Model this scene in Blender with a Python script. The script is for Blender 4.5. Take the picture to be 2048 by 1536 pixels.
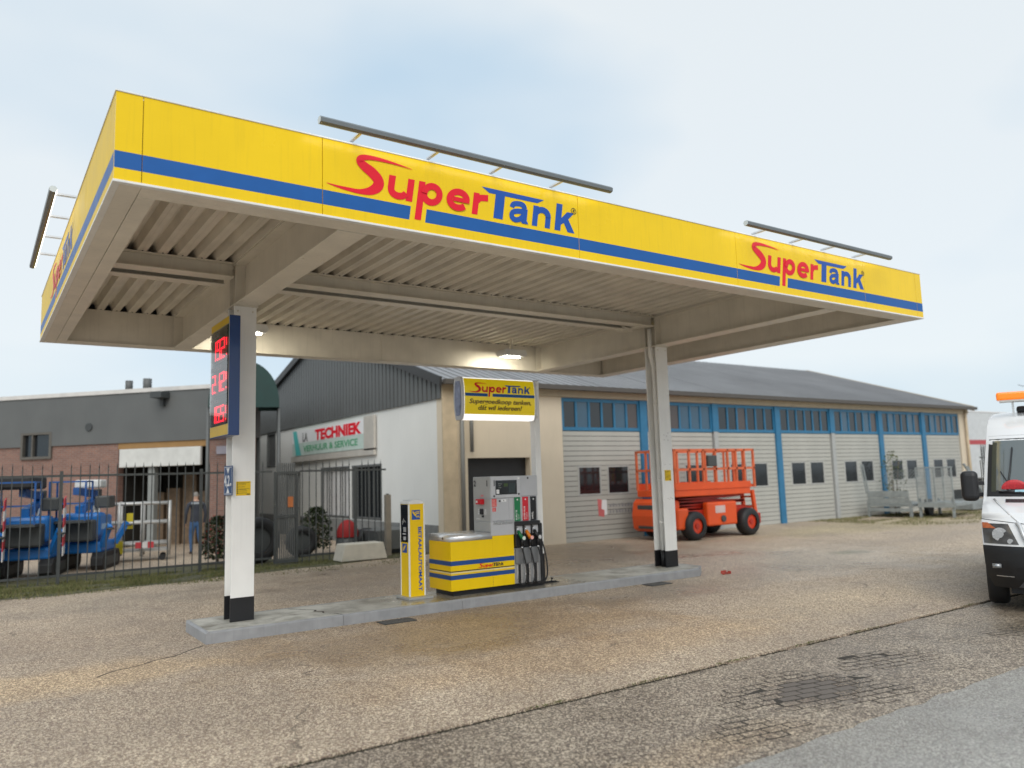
import bpy, bmesh, math, random
from mathutils import Vector, Matrix
from mathutils import noise as mnoise
for o in list(bpy.data.objects): bpy.data.objects.remove(o, do_unlink=True)
S = bpy.context.scene; COL = S.collection
R = math.radians; rnd = random.Random(7)

# ------------------------------------------------------------------ camera
cam = bpy.data.cameras.new('camera'); co = bpy.data.objects.new('camera', cam); COL.objects.link(co); S.camera = co
r2 = Vector((0.8245465, -0.5650287, -0.0294202)); u2 = Vector((-0.0427997, -0.1141378, 0.9925426)); f2 = Vector((0.5641730, 0.8171383, 0.1182950))
CP = Vector((-0.8324, -6.7311, 1.9038))
M = Matrix((( r2.x, u2.x, -f2.x, CP.x), (r2.y, u2.y, -f2.y, CP.y), (r2.z, u2.z, -f2.z, CP.z), (0, 0, 0, 1)))
co.matrix_world = M
cam.sensor_width = 36; cam.lens = 27.502; cam.clip_start = 0.1; cam.clip_end = 3000
cam.dof.use_dof = True; cam.dof.focus_distance = 9.0; cam.dof.aperture_fstop = 0.85

# ------------------------------------------------------------------ world, sun, exposure
W = bpy.data.worlds.new('World'); S.world = W; W.use_nodes = True
SUN_EL, SUN_AZ = R(42), R(212)          # azimuth clockwise from +Y; the sun stands behind the camera, a little to its left
nt = W.node_tree; nt.nodes.clear(); L = nt.links.new
out = nt.nodes.new('ShaderNodeOutputWorld')
sky = nt.nodes.new('ShaderNodeTexSky'); sky.sky_type = 'NISHITA'; sky.sun_disc = False
sky.sun_elevation = SUN_EL; sky.sun_rotation = SUN_AZ; sky.air_density = 1.0; sky.dust_density = 2.0
bg = nt.nodes.new('ShaderNodeBackground'); bg.inputs['Strength'].default_value = 0.10; L(sky.outputs[0], bg.inputs[0])
tc = nt.nodes.new('ShaderNodeTexCoord'); mp = nt.nodes.new('ShaderNodeMapping'); mp.inputs['Scale'].default_value = (1.0, 1.0, 2.2)
mp.inputs['Location'].default_value = (5.1, 8.8, 0.7)
L(tc.outputs['Generated'], mp.inputs[0])
nz = nt.nodes.new('ShaderNodeTexNoise'); nz.inputs['Scale'].default_value = 1.35; nz.inputs['Detail'].default_value = 4; nz.inputs['Roughness'].default_value = 0.45
L(mp.outputs[0], nz.inputs['Vector'])
cr = nt.nodes.new('ShaderNodeValToRGB'); cr.color_ramp.elements[0].position = 0.36; cr.color_ramp.elements[0].color = (.45, .58, .69, 1)
cr.color_ramp.elements[1].position = 0.56; cr.color_ramp.elements[1].color = (.68, .725, .745, 1)
L(nz.outputs[0], cr.inputs[0])
bg2 = nt.nodes.new('ShaderNodeBackground'); bg2.inputs['Strength'].default_value = 1.0; L(cr.outputs[0], bg2.inputs[0])
mx = nt.nodes.new('ShaderNodeMixShader'); mx.inputs[0].default_value = 0.86
L(bg.outputs[0], mx.inputs[1]); L(bg2.outputs[0], mx.inputs[2]); L(mx.outputs[0], out.inputs[0])
sl = bpy.data.lights.new('sun', 'SUN'); sl.energy = 1.5; sl.angle = R(48); sl.color = (1, .96, .9)
so = bpy.data.objects.new('sun', sl); COL.objects.link(so)
sd = Vector((math.sin(SUN_AZ)*math.cos(SUN_EL), math.cos(SUN_AZ)*math.cos(SUN_EL), math.sin(SUN_EL)))
so.rotation_euler = (-sd).to_track_quat('-Z', 'Y').to_euler(); so.location = (0, 0, 30)
S.view_settings.view_transform = 'Standard'; S.view_settings.look = 'None'; S.view_settings.exposure = 0.40; S.view_settings.gamma = 1

# ------------------------------------------------------------------ materials
MATS = {}
def nodes(m): return m.node_tree.nodes, m.node_tree.links.new
def mat(name, col, rough=0.5, metal=0.0, var=0.10, scale=4.0, bump=0.0, bscale=60.0, streak=0.0, emit=None, spec=0.5, dirt=None, coat=0.0):
    if name in MATS: return MATS[name]
    m = bpy.data.materials.new(name); m.use_nodes = True; n, l = nodes(m); b = n['Principled BSDF']
    b.inputs['Roughness'].default_value = rough; b.inputs['Metallic'].default_value = metal; b.inputs['Specular IOR Level'].default_value = spec
    if coat: b.inputs['Coat Weight'].default_value = coat; b.inputs['Coat Roughness'].default_value = .08
    t = n.new('ShaderNodeTexCoord')
    a = n.new('ShaderNodeTexNoise'); a.inputs['Scale'].default_value = scale; a.inputs['Detail'].default_value = 6; l(t.outputs['Object'], a.inputs['Vector'])
    r = n.new('ShaderNodeValToRGB'); r.color_ramp.elements[0].position = .3; r.color_ramp.elements[1].position = .7
    lo = dirt if dirt else tuple(c*(1-var) for c in col); hi = tuple(min(1, c*(1+var*.5)) for c in col)
    r.color_ramp.elements[0].color = (*lo, 1); r.color_ramp.elements[1].color = (*hi, 1); l(a.outputs[0], r.inputs[0])
    last = r.outputs[0]
    if streak:
        mp = n.new('ShaderNodeMapping'); mp.inputs['Scale'].default_value = (9, 9, .5); l(t.outputs['Object'], mp.inputs[0])
        s = n.new('ShaderNodeTexNoise'); s.inputs['Scale'].default_value = 3; s.inputs['Detail'].default_value = 5; l(mp.outputs[0], s.inputs['Vector'])
        sr = n.new('ShaderNodeValToRGB'); sr.color_ramp.elements[0].position = .52; sr.color_ramp.elements[1].position = .75; l(s.outputs[0], sr.inputs[0])
        mm = n.new('ShaderNodeMath'); mm.operation = 'MULTIPLY'; mm.inputs[1].default_value = streak; l(sr.outputs[0], mm.inputs[0])
        x = n.new('ShaderNodeMix'); x.data_type = 'RGBA'; l(mm.outputs[0], x.inputs[0]); l(last, x.inputs[6]); x.inputs[7].default_value = (*[c*.45+.01 for c in col], 1); last = x.outputs[2]
    l(last, b.inputs['Base Color'])
    rr = n.new('ShaderNodeMapRange'); rr.inputs['To Min'].default_value = max(.02, rough-.08); rr.inputs['To Max'].default_value = min(1, rough+.1); l(a.outputs[0], rr.inputs[0]); l(rr.outputs[0], b.inputs['Roughness'])
    if bump:
        c = n.new('ShaderNodeTexNoise'); c.inputs['Scale'].default_value = bscale; c.inputs['Detail'].default_value = 3; l(t.outputs['Object'], c.inputs['Vector'])
        d = n.new('ShaderNodeBump'); d.inputs['Strength'].default_value = bump; d.inputs['Distance'].default_value = .01; l(c.outputs[0], d.inputs['Height']); l(d.outputs[0], b.inputs['Normal'])
    if emit: b.inputs['Emission Color'].default_value = (*emit[0], 1); b.inputs['Emission Strength'].default_value = emit[1]
    MATS[name] = m; return m
def mathn(n, l, op, a, b=None, clamp=False):
    x = n.new('ShaderNodeMath'); x.operation = op; x.use_clamp = clamp
    for i, v in enumerate((a, b)):
        if v is None: continue
        if isinstance(v, (int, float)): x.inputs[i].default_value = v
        else: l(v, x.inputs[i])
    return x.outputs[0]
def mixc(n, l, f, a, b, blend='MIX'):
    x = n.new('ShaderNodeMix'); x.data_type = 'RGBA'; x.blend_type = blend
    for i, v in ((0, f), (6, a), (7, b)):
        if isinstance(v, (int, float)): x.inputs[i].default_value = v
        elif isinstance(v, tuple): x.inputs[i].default_value = (*v, 1)
        else: l(v, x.inputs[i])
    return x.outputs[2]
def noise(n, l, vec, sc, det=4, ro=.5, dist=0):
    x = n.new('ShaderNodeTexNoise'); x.inputs['Scale'].default_value = sc; x.inputs['Detail'].default_value = det; x.inputs['Roughness'].default_value = ro; x.inputs['Distortion'].default_value = dist
    l(vec, x.inputs['Vector']); return x.outputs[0]
def ramp(n, l, f, p0, p1, c0=(0, 0, 0), c1=(1, 1, 1)):
    x = n.new('ShaderNodeValToRGB'); x.color_ramp.elements[0].position = p0; x.color_ramp.elements[1].position = p1
    x.color_ramp.elements[0].color = (*c0, 1); x.color_ramp.elements[1].color = (*c1, 1); l(f, x.inputs[0]); return x.outputs[0]
def ground_mat(name, base, dark, light, chip=90, chipamt=.5, rough=.62, patches=(), bumpd=.006, bricks=False, cracks=0.0):
    m = bpy.data.materials.new(name); m.use_nodes = True; n, l = nodes(m); b = n['Principled BSDF']
    g = n.new('ShaderNodeNewGeometry'); P = g.outputs['Position']
    v = n.new('ShaderNodeTexVoronoi'); v.inputs['Scale'].default_value = chip; l(P, v.inputs['Vector'])
    v2 = n.new('ShaderNodeTexVoronoi'); v2.inputs['Scale'].default_value = chip*.6; l(P, v2.inputs['Vector'])
    sep = n.new('ShaderNodeSeparateColor'); l(v.outputs['Color'], sep.inputs[0])
    sep2 = n.new('ShaderNodeSeparateColor'); l(v2.outputs['Color'], sep2.inputs[0])
    c = mixc(n, l, ramp(n, l, sep.outputs[0], .25, .8), dark, base)
    c = mixc(n, l, mathn(n, l, 'MULTIPLY', ramp(n, l, sep.outputs[1], .72, .86), chipamt), c, light)
    c = mixc(n, l, mathn(n, l, 'MULTIPLY', ramp(n, l, sep2.outputs[2], .7, .8), chipamt*.8), c, tuple(min(1, x*1.15) for x in light))
    c = mixc(n, l, mathn(n, l, 'MULTIPLY', ramp(n, l, sep2.outputs[0], .8, .84), .55), c, (dark[0]*.9, dark[1]*.72, dark[2]*.85))
    big = noise(n, l, P, .55, 6, .6, .4)
    c = mixc(n, l, .75, c, ramp(n, l, big, .3, .72, (.62, .60, .60), (1.0, 1.0, 1.0)), 'MULTIPLY')
    mid = noise(n, l, P, 3.2, 5, .6)
    c = mixc(n, l, .5, c, ramp(n, l, mid, .3, .7, (.74, .72, .72), (1.0, 1.0, 1.0)), 'MULTIPLY')
    sx = n.new('ShaderNodeSeparateXYZ'); l(P, sx.inputs[0]); X, Y = sx.outputs[0], sx.outputs[1]
    edge = noise(n, l, P, 1.1, 5, .6)
    wet = None
    for (x0, y0, rx, ry, col, amt, w) in patches:
        dx = mathn(n, l, 'DIVIDE', mathn(n, l, 'SUBTRACT', X, x0), rx); dy = mathn(n, l, 'DIVIDE', mathn(n, l, 'SUBTRACT', Y, y0), ry)
        d = mathn(n, l, 'SQRT', mathn(n, l, 'ADD', mathn(n, l, 'MULTIPLY', dx, dx), mathn(n, l, 'MULTIPLY', dy, dy)))
        d = mathn(n, l, 'ADD', d, mathn(n, l, 'MULTIPLY', mathn(n, l, 'SUBTRACT', edge, .5), 1.5))
        f = mathn(n, l, 'MULTIPLY', ramp(n, l, d, .45, 1.0, (1, 1, 1), (0, 0, 0)), amt)
        c = mixc(n, l, f, c, mixc(n, l, 1.0, c, col, 'MULTIPLY'))
        if w: wet = f if wet is None else mathn(n, l, 'MAXIMUM', wet, f)
    h = mathn(n, l, 'ADD', mathn(n, l, 'MULTIPLY', v.outputs['Distance'], -1.0), mathn(n, l, 'MULTIPLY', v2.outputs['Distance'], -.6))
    if bricks:
        mpn = n.new('ShaderNodeMapping'); mpn.inputs['Scale'].default_value = (1, 1, 1); mpn.inputs['Rotation'].default_value = (0, 0, R(20)); l(P, mpn.inputs[0])
        br = n.new('ShaderNodeTexBrick'); br.inputs['Scale'].default_value = 1; br.inputs['Brick Width'].default_value = .21; br.inputs['Row Height'].default_value = .105; br.inputs['Mortar Size'].default_value = .006
        br.inputs['Color1'].default_value = (1, 1, 1, 1); br.inputs['Color2'].default_value = (.88, .86, .84, 1); br.inputs['Mortar'].default_value = (.25, .23, .2, 1); l(mpn.outputs[0], br.inputs['Vector'])
        k = mathn(n, l, 'MULTIPLY', ramp(n, l, noise(n, l, P, 1.4, 4, .6), .46, .62), .8)
        c = mixc(n, l, k, c, mixc(n, l, 1.0, c, br.outputs['Color'], 'MULTIPLY'))
    if cracks:
        mu = n.new('ShaderNodeMapping'); l(P, mu.inputs[0])
        wv = n.new('ShaderNodeTexVoronoi'); wv.feature = 'DISTANCE_TO_EDGE'; wv.inputs['Scale'].default_value = .35
        off = n.new('ShaderNodeVectorMath'); off.operation = 'ADD'; nn = n.new('ShaderNodeTexNoise'); nn.inputs['Scale'].default_value = 2.2; nn.inputs['Detail'].default_value = 5; l(P, nn.inputs['Vector'])
        sc = n.new('ShaderNodeVectorMath'); sc.operation = 'SCALE'; sc.inputs['Scale'].default_value = .5; l(nn.outputs['Color'], sc.inputs[0]); l(P, off.inputs[0]); l(sc.outputs[0], off.inputs[1]); l(off.outputs[0], wv.inputs['Vector'])
        k = mathn(n, l, 'MULTIPLY', ramp(n, l, wv.outputs['Distance'], .0015, .006, (1, 1, 1), (0, 0, 0)), mathn(n, l, 'MULTIPLY', ramp(n, l, edge, .5, .62), cracks))
        c = mixc(n, l, k, c, tuple(x*.35 for x in dark))
    l(c, b.inputs['Base Color'])
    ro = n.new('ShaderNodeMapRange'); ro.inputs['From Min'].default_value = .35; ro.inputs['From Max'].default_value = .7; ro.inputs['To Min'].default_value = rough-.14; ro.inputs['To Max'].default_value = rough+.16; l(big, ro.inputs[0])
    rv = ro.outputs[0]
    if wet is not None: rv = mathn(n, l, 'MAXIMUM', mathn(n, l, 'SUBTRACT', rv, mathn(n, l, 'MULTIPLY', wet, .32)), .2)
    l(rv, b.inputs['Roughness']); b.inputs['Specular IOR Level'].default_value = .45
    bp = n.new('ShaderNodeBump'); bp.inputs['Strength'].default_value = .75; bp.inputs['Distance'].default_value = bumpd; l(h, bp.inputs['Height']); l(bp.outputs[0], b.inputs['Normal'])
    return m

YEL = mat('fascia yellow', (.90, .60, .002), .24, var=.07, scale=1.1, streak=.14, bump=.07, bscale=9, spec=.34)
YELS = mat('weathered yellow', (.84, .56, .008), .42, var=.10, scale=2, streak=.35, bump=.12, bscale=18, spec=.25)
BLU = mat('stripe blue', (.012, .105, .36), .42, var=.08, spec=.3)
RED = mat('logo red', (.80, .010, .03), .42, var=.05, spec=.3)
LBLU = mat('logo blue', (.014, .09, .42), .42, var=.05, spec=.3)
PBLU = mat('pump blue', (.012, .07, .27), .35, var=.08)
PYEL = mat('pump yellow', (.92, .62, .001), .34, var=.04, spec=.35, streak=.04)
WHT = mat('white trim', (.80, .80, .78), .4, var=.06, streak=.10)
STEEL = mat('cream painted steel', (.74, .695, .605), .42, var=.10, scale=2.5, streak=.14, bump=.04, bscale=25)
COLW = mat('column white', (.90, .89, .86), .38, var=.05, scale=3, streak=.08)
BLK = mat('black paint', (.012, .012, .014), .45, var=.3)
DECK = mat('deck sheet', (.70, .655, .57), .38, var=.16, scale=1.6, streak=.0, bump=.05, bscale=20)
GRY = mat('cabinet grey', (.50, .51, .53), .35, var=.05, bump=.03, bscale=90)
SIL = mat('brushed silver', (.72, .72, .72), .28, .75, var=.08)
PLAS = mat('black plastic', (.016, .016, .018), .38, var=.2)
RUB = mat('black rubber', (.014, .014, .015), .6, var=.2, bump=.1)
GLS = mat('dark glass', (.012, .015, .018), .06, var=.1, spec=.8)
ALU = mat('aluminium bar', (.20, .215, .22), .35, .5, var=.1)
KERB = mat('painted kerb', (.32, .325, .335), .5, var=.14, scale=6, streak=.2, bump=.1, bscale=40)
LED = mat('red led', (.5, .01, .03), .4, emit=((1, .004, .03), 1.9))
LEDD = mat('unlit led', (.22, .02, .035), .4)
TXTW = mat('white print', (.80, .80, .80), .5, var=.03)
TXTB = mat('black print', (.02, .02, .022), .5)
SIGNYEL = mat('sign yellow', (.86, .66, .0), .35, var=.04, emit=((1, .72, 0), .12), coat=.3)
SIGNWH = mat('sign lamp white', (.82, .82, .80), .4, emit=((1, .97, .93), .75))
GRN = mat('green plate', (.01, .20, .07), .35)
REDP = mat('red plate', (.62, .015, .03), .35)
CRE = mat('cream render', (.66, .57, .44), .8, var=.10, scale=.7, streak=.12, bump=.2, bscale=30)
WALLW = mat('white wall', (.74, .735, .70), .75, var=.06, scale=.6, streak=.10, bump=.2, bscale=40)
GREYC = mat('grey cladding', (.115, .12, .118), .55, var=.12, scale=.8, streak=.1)
ROOFG = mat('roof sheet grey', (.27, .272, .28), .5, var=.14, scale=.5)
BRICKR = None
FRB = mat('door frame blue', (.028, .165, .31), .45, var=.12)
SLAT = mat('door slat', (.44, .435, .395), .45, var=.08, scale=1.2, streak=.08)
ORG = mat('lift orange', (.72, .085, .012), .4, var=.12, scale=2)
ORD = mat('lift red orange', (.42, .022, .008), .45, var=.15)
BLM = mat('machine blue', (.01, .16, .50), .38, var=.15, scale=2)
BLM2 = mat('machine dark blue', (.008, .08, .28), .42, var=.15)
GALV = mat('galvanised steel', (.36, .39, .39), .42, .5, var=.2, scale=6)
DKG = mat('dark grey paint', (.055, .06, .06), .5, var=.2)
VANW = mat('van white', (.78, .785, .79), .22, var=.025, scale=1.5, coat=.6)
VANB = mat('bumper plastic', (.014, .0145, .016), .5, var=.2, bump=.08, bscale=120)
AMB = mat('amber lens', (.85, .20, .0), .15, emit=((1, .24, 0), .35), coat=.5)
CHR = mat('chrome', (.75, .75, .76), .12, .9, var=.05)
WOOD = mat('old timber', (.20, .14, .09), .8, var=.3, scale=9, bump=.3)
CONC = mat('pale concrete', (.55, .51, .43), .85, var=.12, bump=.3, bscale=30)
TEAL = mat('teal tarpaulin', (.004, .036, .031), .5, var=.15)

# ------------------------------------------------------------------ mesh helpers
ORGN = Vector((0, 0, 0))
class MB:
    def __init__(s): s.v = []; s.f = []; s.m = []; s.sm = []; s.k = 0; s.smooth = False
    def mi(s, k): s.k = k; return s
    def face(s, idx): s.f.append(idx); s.m.append(s.k); s.sm.append(s.smooth)
    def box(s, x0, x1, y0, y1, z0, z1, rz=0, c=None):
        b = len(s.v); P = [(x, y, z) for z in (z0, z1) for (x, y) in ((x0, y0), (x1, y0), (x1, y1), (x0, y1))]
        if rz:
            cx, cy = c if c else ((x0+x1)/2, (y0+y1)/2); ca, sa = math.cos(rz), math.sin(rz)
            P = [(cx+(x-cx)*ca-(y-cy)*sa, cy+(x-cx)*sa+(y-cy)*ca, z) for x, y, z in P]
        s.v += P
        for q in ((0, 3, 2, 1), (4, 5, 6, 7), (0, 1, 5, 4), (1, 2, 6, 5), (2, 3, 7, 6), (3, 0, 4, 7)): s.face([b+i for i in q])
        return s
    def prism(s, poly, a0, a1, axis='y'):
        # poly: 2D points; extruded along axis between a0 and a1. axis y: (x,z); x: (y,z); z: (x,y)
        b = len(s.v); n = len(poly)
        for a in (a0, a1):
            for p, q in poly: s.v.append((p, a, q) if axis == 'y' else (a, p, q) if axis == 'x' else (p, q, a))
        s.face([b+i for i in range(n)][::-1] if axis != 'y' else [b+i for i in range(n)])
        s.face([b+n+i for i in range(n)] if axis != 'y' else [b+n+i for i in range(n)][::-1])
        for i in range(n):
            j = (i+1) % n; s.face([b+i, b+j, b+n+j, b+n+i] if axis != 'y' else [b+j, b+i, b+n+i, b+n+j])
        return s
    def tube(s, pts, r, n=8, r1=None, cap=True):
        pts = [Vector(p) for p in pts]; b = len(s.v); m = len(pts); old = s.smooth; s.smooth = True
        up = Vector((0, 0, 1)); pr = None
        for i, p in enumerate(pts):
            d = (pts[min(i+1, m-1)]-pts[max(i-1, 0)]).normalized()
            a = pr if pr is not None else (up if abs(d.z) < .9 else Vector((1, 0, 0)))
            t = d.cross(a).normalized(); w = t.cross(d).normalized(); pr = w
            rr = r if r1 is None else r+(r1-r)*i/(m-1)
            for k in range(n):
                th = 2*math.pi*k/n; s.v.append(tuple(p+(t*math.cos(th)+w*math.sin(th))*rr))
        for i in range(m-1):
            for k in range(n): s.face([b+i*n+k, b+i*n+(k+1) % n, b+(i+1)*n+(k+1) % n, b+(i+1)*n+k])
        s.smooth = False
        if cap: s.face([b+k for k in range(n)][::-1]); s.face([b+(m-1)*n+k for k in range(n)])
        s.smooth = old; return s
    def bar(s, p0, p1, w, h=None):
        p0, p1 = Vector(p0), Vector(p1); h = h or w; d = (p1-p0).normalized(); up = Vector((0, 0, 1)) if abs(d.z) < .95 else Vector((0, 1, 0))
        t = d.cross(up).normalized(); q = t.cross(d).normalized(); b = len(s.v)
        for p in (p0, p1):
            for a, c in ((-1, -1), (1, -1), (1, 1), (-1, 1)): s.v.append(tuple(p+t*a*w/2+q*c*h/2))
        for q_ in ((0, 3, 2, 1), (4, 5, 6, 7), (0, 1, 5, 4), (1, 2, 6, 5), (2, 3, 7, 6), (3, 0, 4, 7)): s.face([b+i for i in q_])
        return s
    def grid(s, fn, nu, nv, flip=False, smooth=True):
        b = len(s.v); old = s.smooth; s.smooth = smooth
        for j in range(nv+1):
            for i in range(nu+1): s.v.append(tuple(fn(i/nu, j/nv)))
        for j in range(nv):
            for i in range(nu):
                q = [b+j*(nu+1)+i, b+j*(nu+1)+i+1, b+(j+1)*(nu+1)+i+1, b+(j+1)*(nu+1)+i]
                s.face(q[::-1] if flip else q)
        s.smooth = old; return s
    def cyl(s, c, r, h, n=24, axis='z', r1=None):
        c = Vector(c); d = {'z': Vector((0, 0, 1)), 'x': Vector((1, 0, 0)), 'y': Vector((0, 1, 0))}[axis]
        return s.tube([c, c+d*h], r, n, r1)
    def build(s, name, mats, parent=None, bevel=0, label=None, raw=False, seg=2):
        me = bpy.data.meshes.new(name); off = Vector((0, 0, 0)) if raw else ORGN
        me.from_pydata([(x-off.x, y-off.y, z-off.z) for x, y, z in s.v], [], s.f)
        if not isinstance(mats, (list, tuple)): mats = [mats]
        for m in mats: me.materials.append(m)
        me.polygons.foreach_set('material_index', s.m); me.polygons.foreach_set('use_smooth', s.sm); me.update()
        o = bpy.data.objects.new(name, me); COL.objects.link(o)
        if parent is not None: o.parent = parent
        if bevel:
            bv = o.modifiers.new('bevel', 'BEVEL'); bv.width = bevel; bv.segments = seg; bv.limit_method = 'ANGLE'; bv.angle_limit = R(40)
        if label: o['label'] = label
        return o
def thing(name, label, cat, loc, rz=0, group=None, local=False):
    global ORGN
    o = bpy.data.objects.new(name, None); o.empty_display_size = .2; COL.objects.link(o); o.location = loc; o.rotation_euler = (0, 0, rz)
    o['label'] = label; o['category'] = cat
    if group: o['group'] = group
    ORGN = Vector((0, 0, 0)) if local else Vector(loc)
    return o
def single(o, label, cat, group=None):
    o['label'] = label; o['category'] = cat
    if group: o['group'] = group
    return o
def setworld():
    global ORGN; ORGN = Vector((0, 0, 0))
def copy_tree(o, parent=None):
    c = o.copy(); COL.objects.link(c)
    if parent is not None: c.parent = parent
    for ch in list(o.children): copy_tree(ch, c)
    return c
def B(name, m, parent, *boxes, bevel=0, label=None):
    b = MB()
    for q in boxes: b.box(*q)
    return b.build(name, m, parent, bevel, label)
def struct(o): o['kind'] = 'structure'; return o
def piece(name, me, loc, parent, rot=None, scale=None):
    o = bpy.data.objects.new(name, me); COL.objects.link(o); o.parent = parent; o.location = Vector(loc)-ORGN
    if rot: o.rotation_euler = rot
    if scale: o.scale = scale
    return o
# text standing on a face: origin, right axis, up axis; returns MESH object
def text(s, size, origin, right, up, m, parent, name='lettering', bold=0.0, align='LEFT', shear=0.0, sx=1.0, depth=.0015, lift=.003, maxw=None):
    cu = bpy.data.curves.new('tmp', 'FONT'); cu.body = s; cu.size = size; cu.align_x = align; cu.offset = bold*size; cu.extrude = depth; cu.shear = shear; cu.resolution_u = 3
    t = bpy.data.objects.new('tmp', cu); COL.objects.link(t); dg = bpy.context.evaluated_depsgraph_get(); dg.update()
    me = bpy.data.meshes.new_from_object(t.evaluated_get(dg)); bpy.data.objects.remove(t); me.name = name
    me.materials.clear(); me.materials.append(m)
    if maxw:
        xs = [v.co.x for v in me.vertices]; w = max(xs)-min(xs); sx = maxw/w if w else 1
    r_, u_ = Vector(right).normalized(), Vector(up).normalized(); n_ = r_.cross(u_)
    for v in me.vertices: v.co = Vector(origin)-ORGN+r_*v.co.x*sx+u_*v.co.y+n_*(v.co.z+lift)
    o = bpy.data.objects.new(name, me); COL.objects.link(o); o.parent = parent; return o
# flat shapes on a face
def onface(polys, origin, right, up, m, parent, name, th=.003, step=.00004, lift=0.0):
    r_, u_ = Vector(right).normalized(), Vector(up).normalized(); n_ = r_.cross(u_); o_ = Vector(origin); b = MB()
    for k, poly in enumerate(polys):
        z1 = lift+th+k*step; base = len(b.v); n = len(poly)
        z1 = lift+.0006+k*step
        for p, q in poly: b.v.append(tuple(o_+r_*p+u_*q+n_*z1))
        b.face([base+i for i in range(n)])
    return b.build(name, m, parent)
def catmull(pts, n=6):
    out = []; P = [pts[0]]+list(pts)+[pts[-1]]
    for i in range(1, len(P)-2):
        a, b_, c, d = P[i-1], P[i], P[i+1], P[i+2]
        for k in range(n):
            t = k/n; out.append(tuple(.5*((2*b_[j])+(-a[j]+c[j])*t+(2*a[j]-5*b_[j]+4*c[j]-d[j])*t*t+(-a[j]+3*b_[j]-3*c[j]+d[j])*t**3) for j in range(len(b_))))
    out.append(tuple(pts[-1])); return out
def ribbon(pts, w=None, smooth=True, n=6):
    # centre line -> list of quads (convex pieces); pts (x,y) or (x,y,w)
    if w is not None: pts = [(p[0], p[1], w) for p in pts]
    c = catmull(pts, n) if smooth else [tuple(p) for p in pts]
    Lf, Rt = [], []
    for i, p in enumerate(c):
        a = c[max(i-1, 0)]; d = c[min(i+1, len(c)-1)]; dx, dy = d[0]-a[0], d[1]-a[1]; q = math.hypot(dx, dy) or 1
        nx, ny = -dy/q, dx/q; h = p[2]/2; Lf.append((p[0]+nx*h, p[1]+ny*h)); Rt.append((p[0]-nx*h, p[1]-ny*h))
    return [[Rt[i], Rt[i+1], Lf[i+1], Lf[i]] for i in range(len(c)-1)]
def arc(cx, cy, rx, ry, a0, a1, n=14): return [(cx+rx*math.cos(R(a0+(a1-a0)*i/n)), cy+ry*math.sin(R(a0+(a1-a0)*i/n))) for i in range(n+1)]
def rect(x0, x1, y0, y1): return [[(x0, y0), (x1, y0), (x1, y1), (x0, y1)]]
def logo_shapes():
    red = []; blue = []; w = .071; k = 0
    def sh(ps): return [[(x+.15*y, y) for x, y in p] for p in ps]
    red += [('S', ribbon([(-.011, .028, .004), (.08, .015, .020), (.2, .006, .036), (.32, .004, .048), (.43, .03, .080), (.503, .085, .105), (.515, .15, .112), (.455, .215, .112), (.375, .262, .098), (.325, .305, .080), (.345, .345, .062), (.43, .364, .046), (.56, .366, .034), (.72, .356, .018), (.885, .338, .003)], n=5))]
    red += [('u', sh(rect(.598, .670, .10, .236)+rect(.806, .878, 0, .236)+ribbon(arc(.722, .105, .087, .070, 180, 335), w)))]
    red += [('p', sh(rect(.928, 1.000, -.172, .238)+ribbon(arc(1.085, .12, .087, .085, -180, 180, 24), w)))]
    red += [('e', sh(ribbon(arc(1.397, .12, .105, .087, 8, 318, 22), w)+rect(1.33, 1.530, .098, .145)))]
    red += [('r', sh(rect(1.574, 1.645, 0, .24)+ribbon([(1.62, .15), (1.66, .19), (1.755, .204)], .072)))]
    blue += [('T', sh(rect(1.845, 1.965, 0, .275)))+()] if False else [('T', sh(rect(1.845, 1.965, 0, .272))+[[(1.80, .268), (2.440, .268), (2.533, .320), (1.709, .322)]])]
    blue += [('a', sh(rect(2.196, 2.278, .03, .17)+ribbon([(2.068, .160), (2.085, .200), (2.155, .216), (2.215, .205), (2.237, .165)], .062)+ribbon([(2.215, .135), (2.14, .128), (2.083, .105), (2.075, .062), (2.110, .030), (2.170, .036), (2.215, .075)], .060)+[[(2.196, .03), (2.215, 0), (2.300, 0), (2.285, .03)]]))]
    blue += [('n', sh(rect(2.351, 2.423, 0, .236)+rect(2.528, 2.600, 0, .14)+ribbon(arc(2.475, .125, .087, .075, 165, 0, 12), w)))]
    blue += [('k', sh(rect(2.666, 2.750, 0, .318)+[[(2.745, .070), (2.815, .118), (2.925, .238), (2.825, .238), (2.745, .150)]]+[[(2.775, .125), (2.855, 0), (2.955, 0), (2.835, .175)]]))]
    blk = [('R', ribbon(arc(2.955, .265, .034, .034, 0, 360, 16), .007)+rect(2.943, 2.949, .247, .283)+ribbon([(2.948, .277), (2.966, .273), (2.948, .264)], .006)+ribbon([(2.952, .264), (2.968, .247)], .006, False))]
    return red, blue, blk
LOGO = logo_shapes()
def logo(origin, right, up, parent, s=1.0, mr=None, mb=None, reg=True, lift=.002):
    tr = lambda ps: [[(x*s, y*s) for x, y in p] for p in ps]
    for ch, ps in LOGO[0]: onface(tr(ps), origin, right, up, mr or RED, parent, 'logo_letter', .002, .00006, lift)
    for ch, ps in LOGO[1]: onface(tr(ps), origin, right, up, mb or LBLU, parent, 'logo_letter', .002, .00006, lift)
    if reg: onface(tr(LOGO[2][0][1]), origin, right, up, TXTB, parent, 'registered_mark', .002, .00006, lift)

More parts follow.
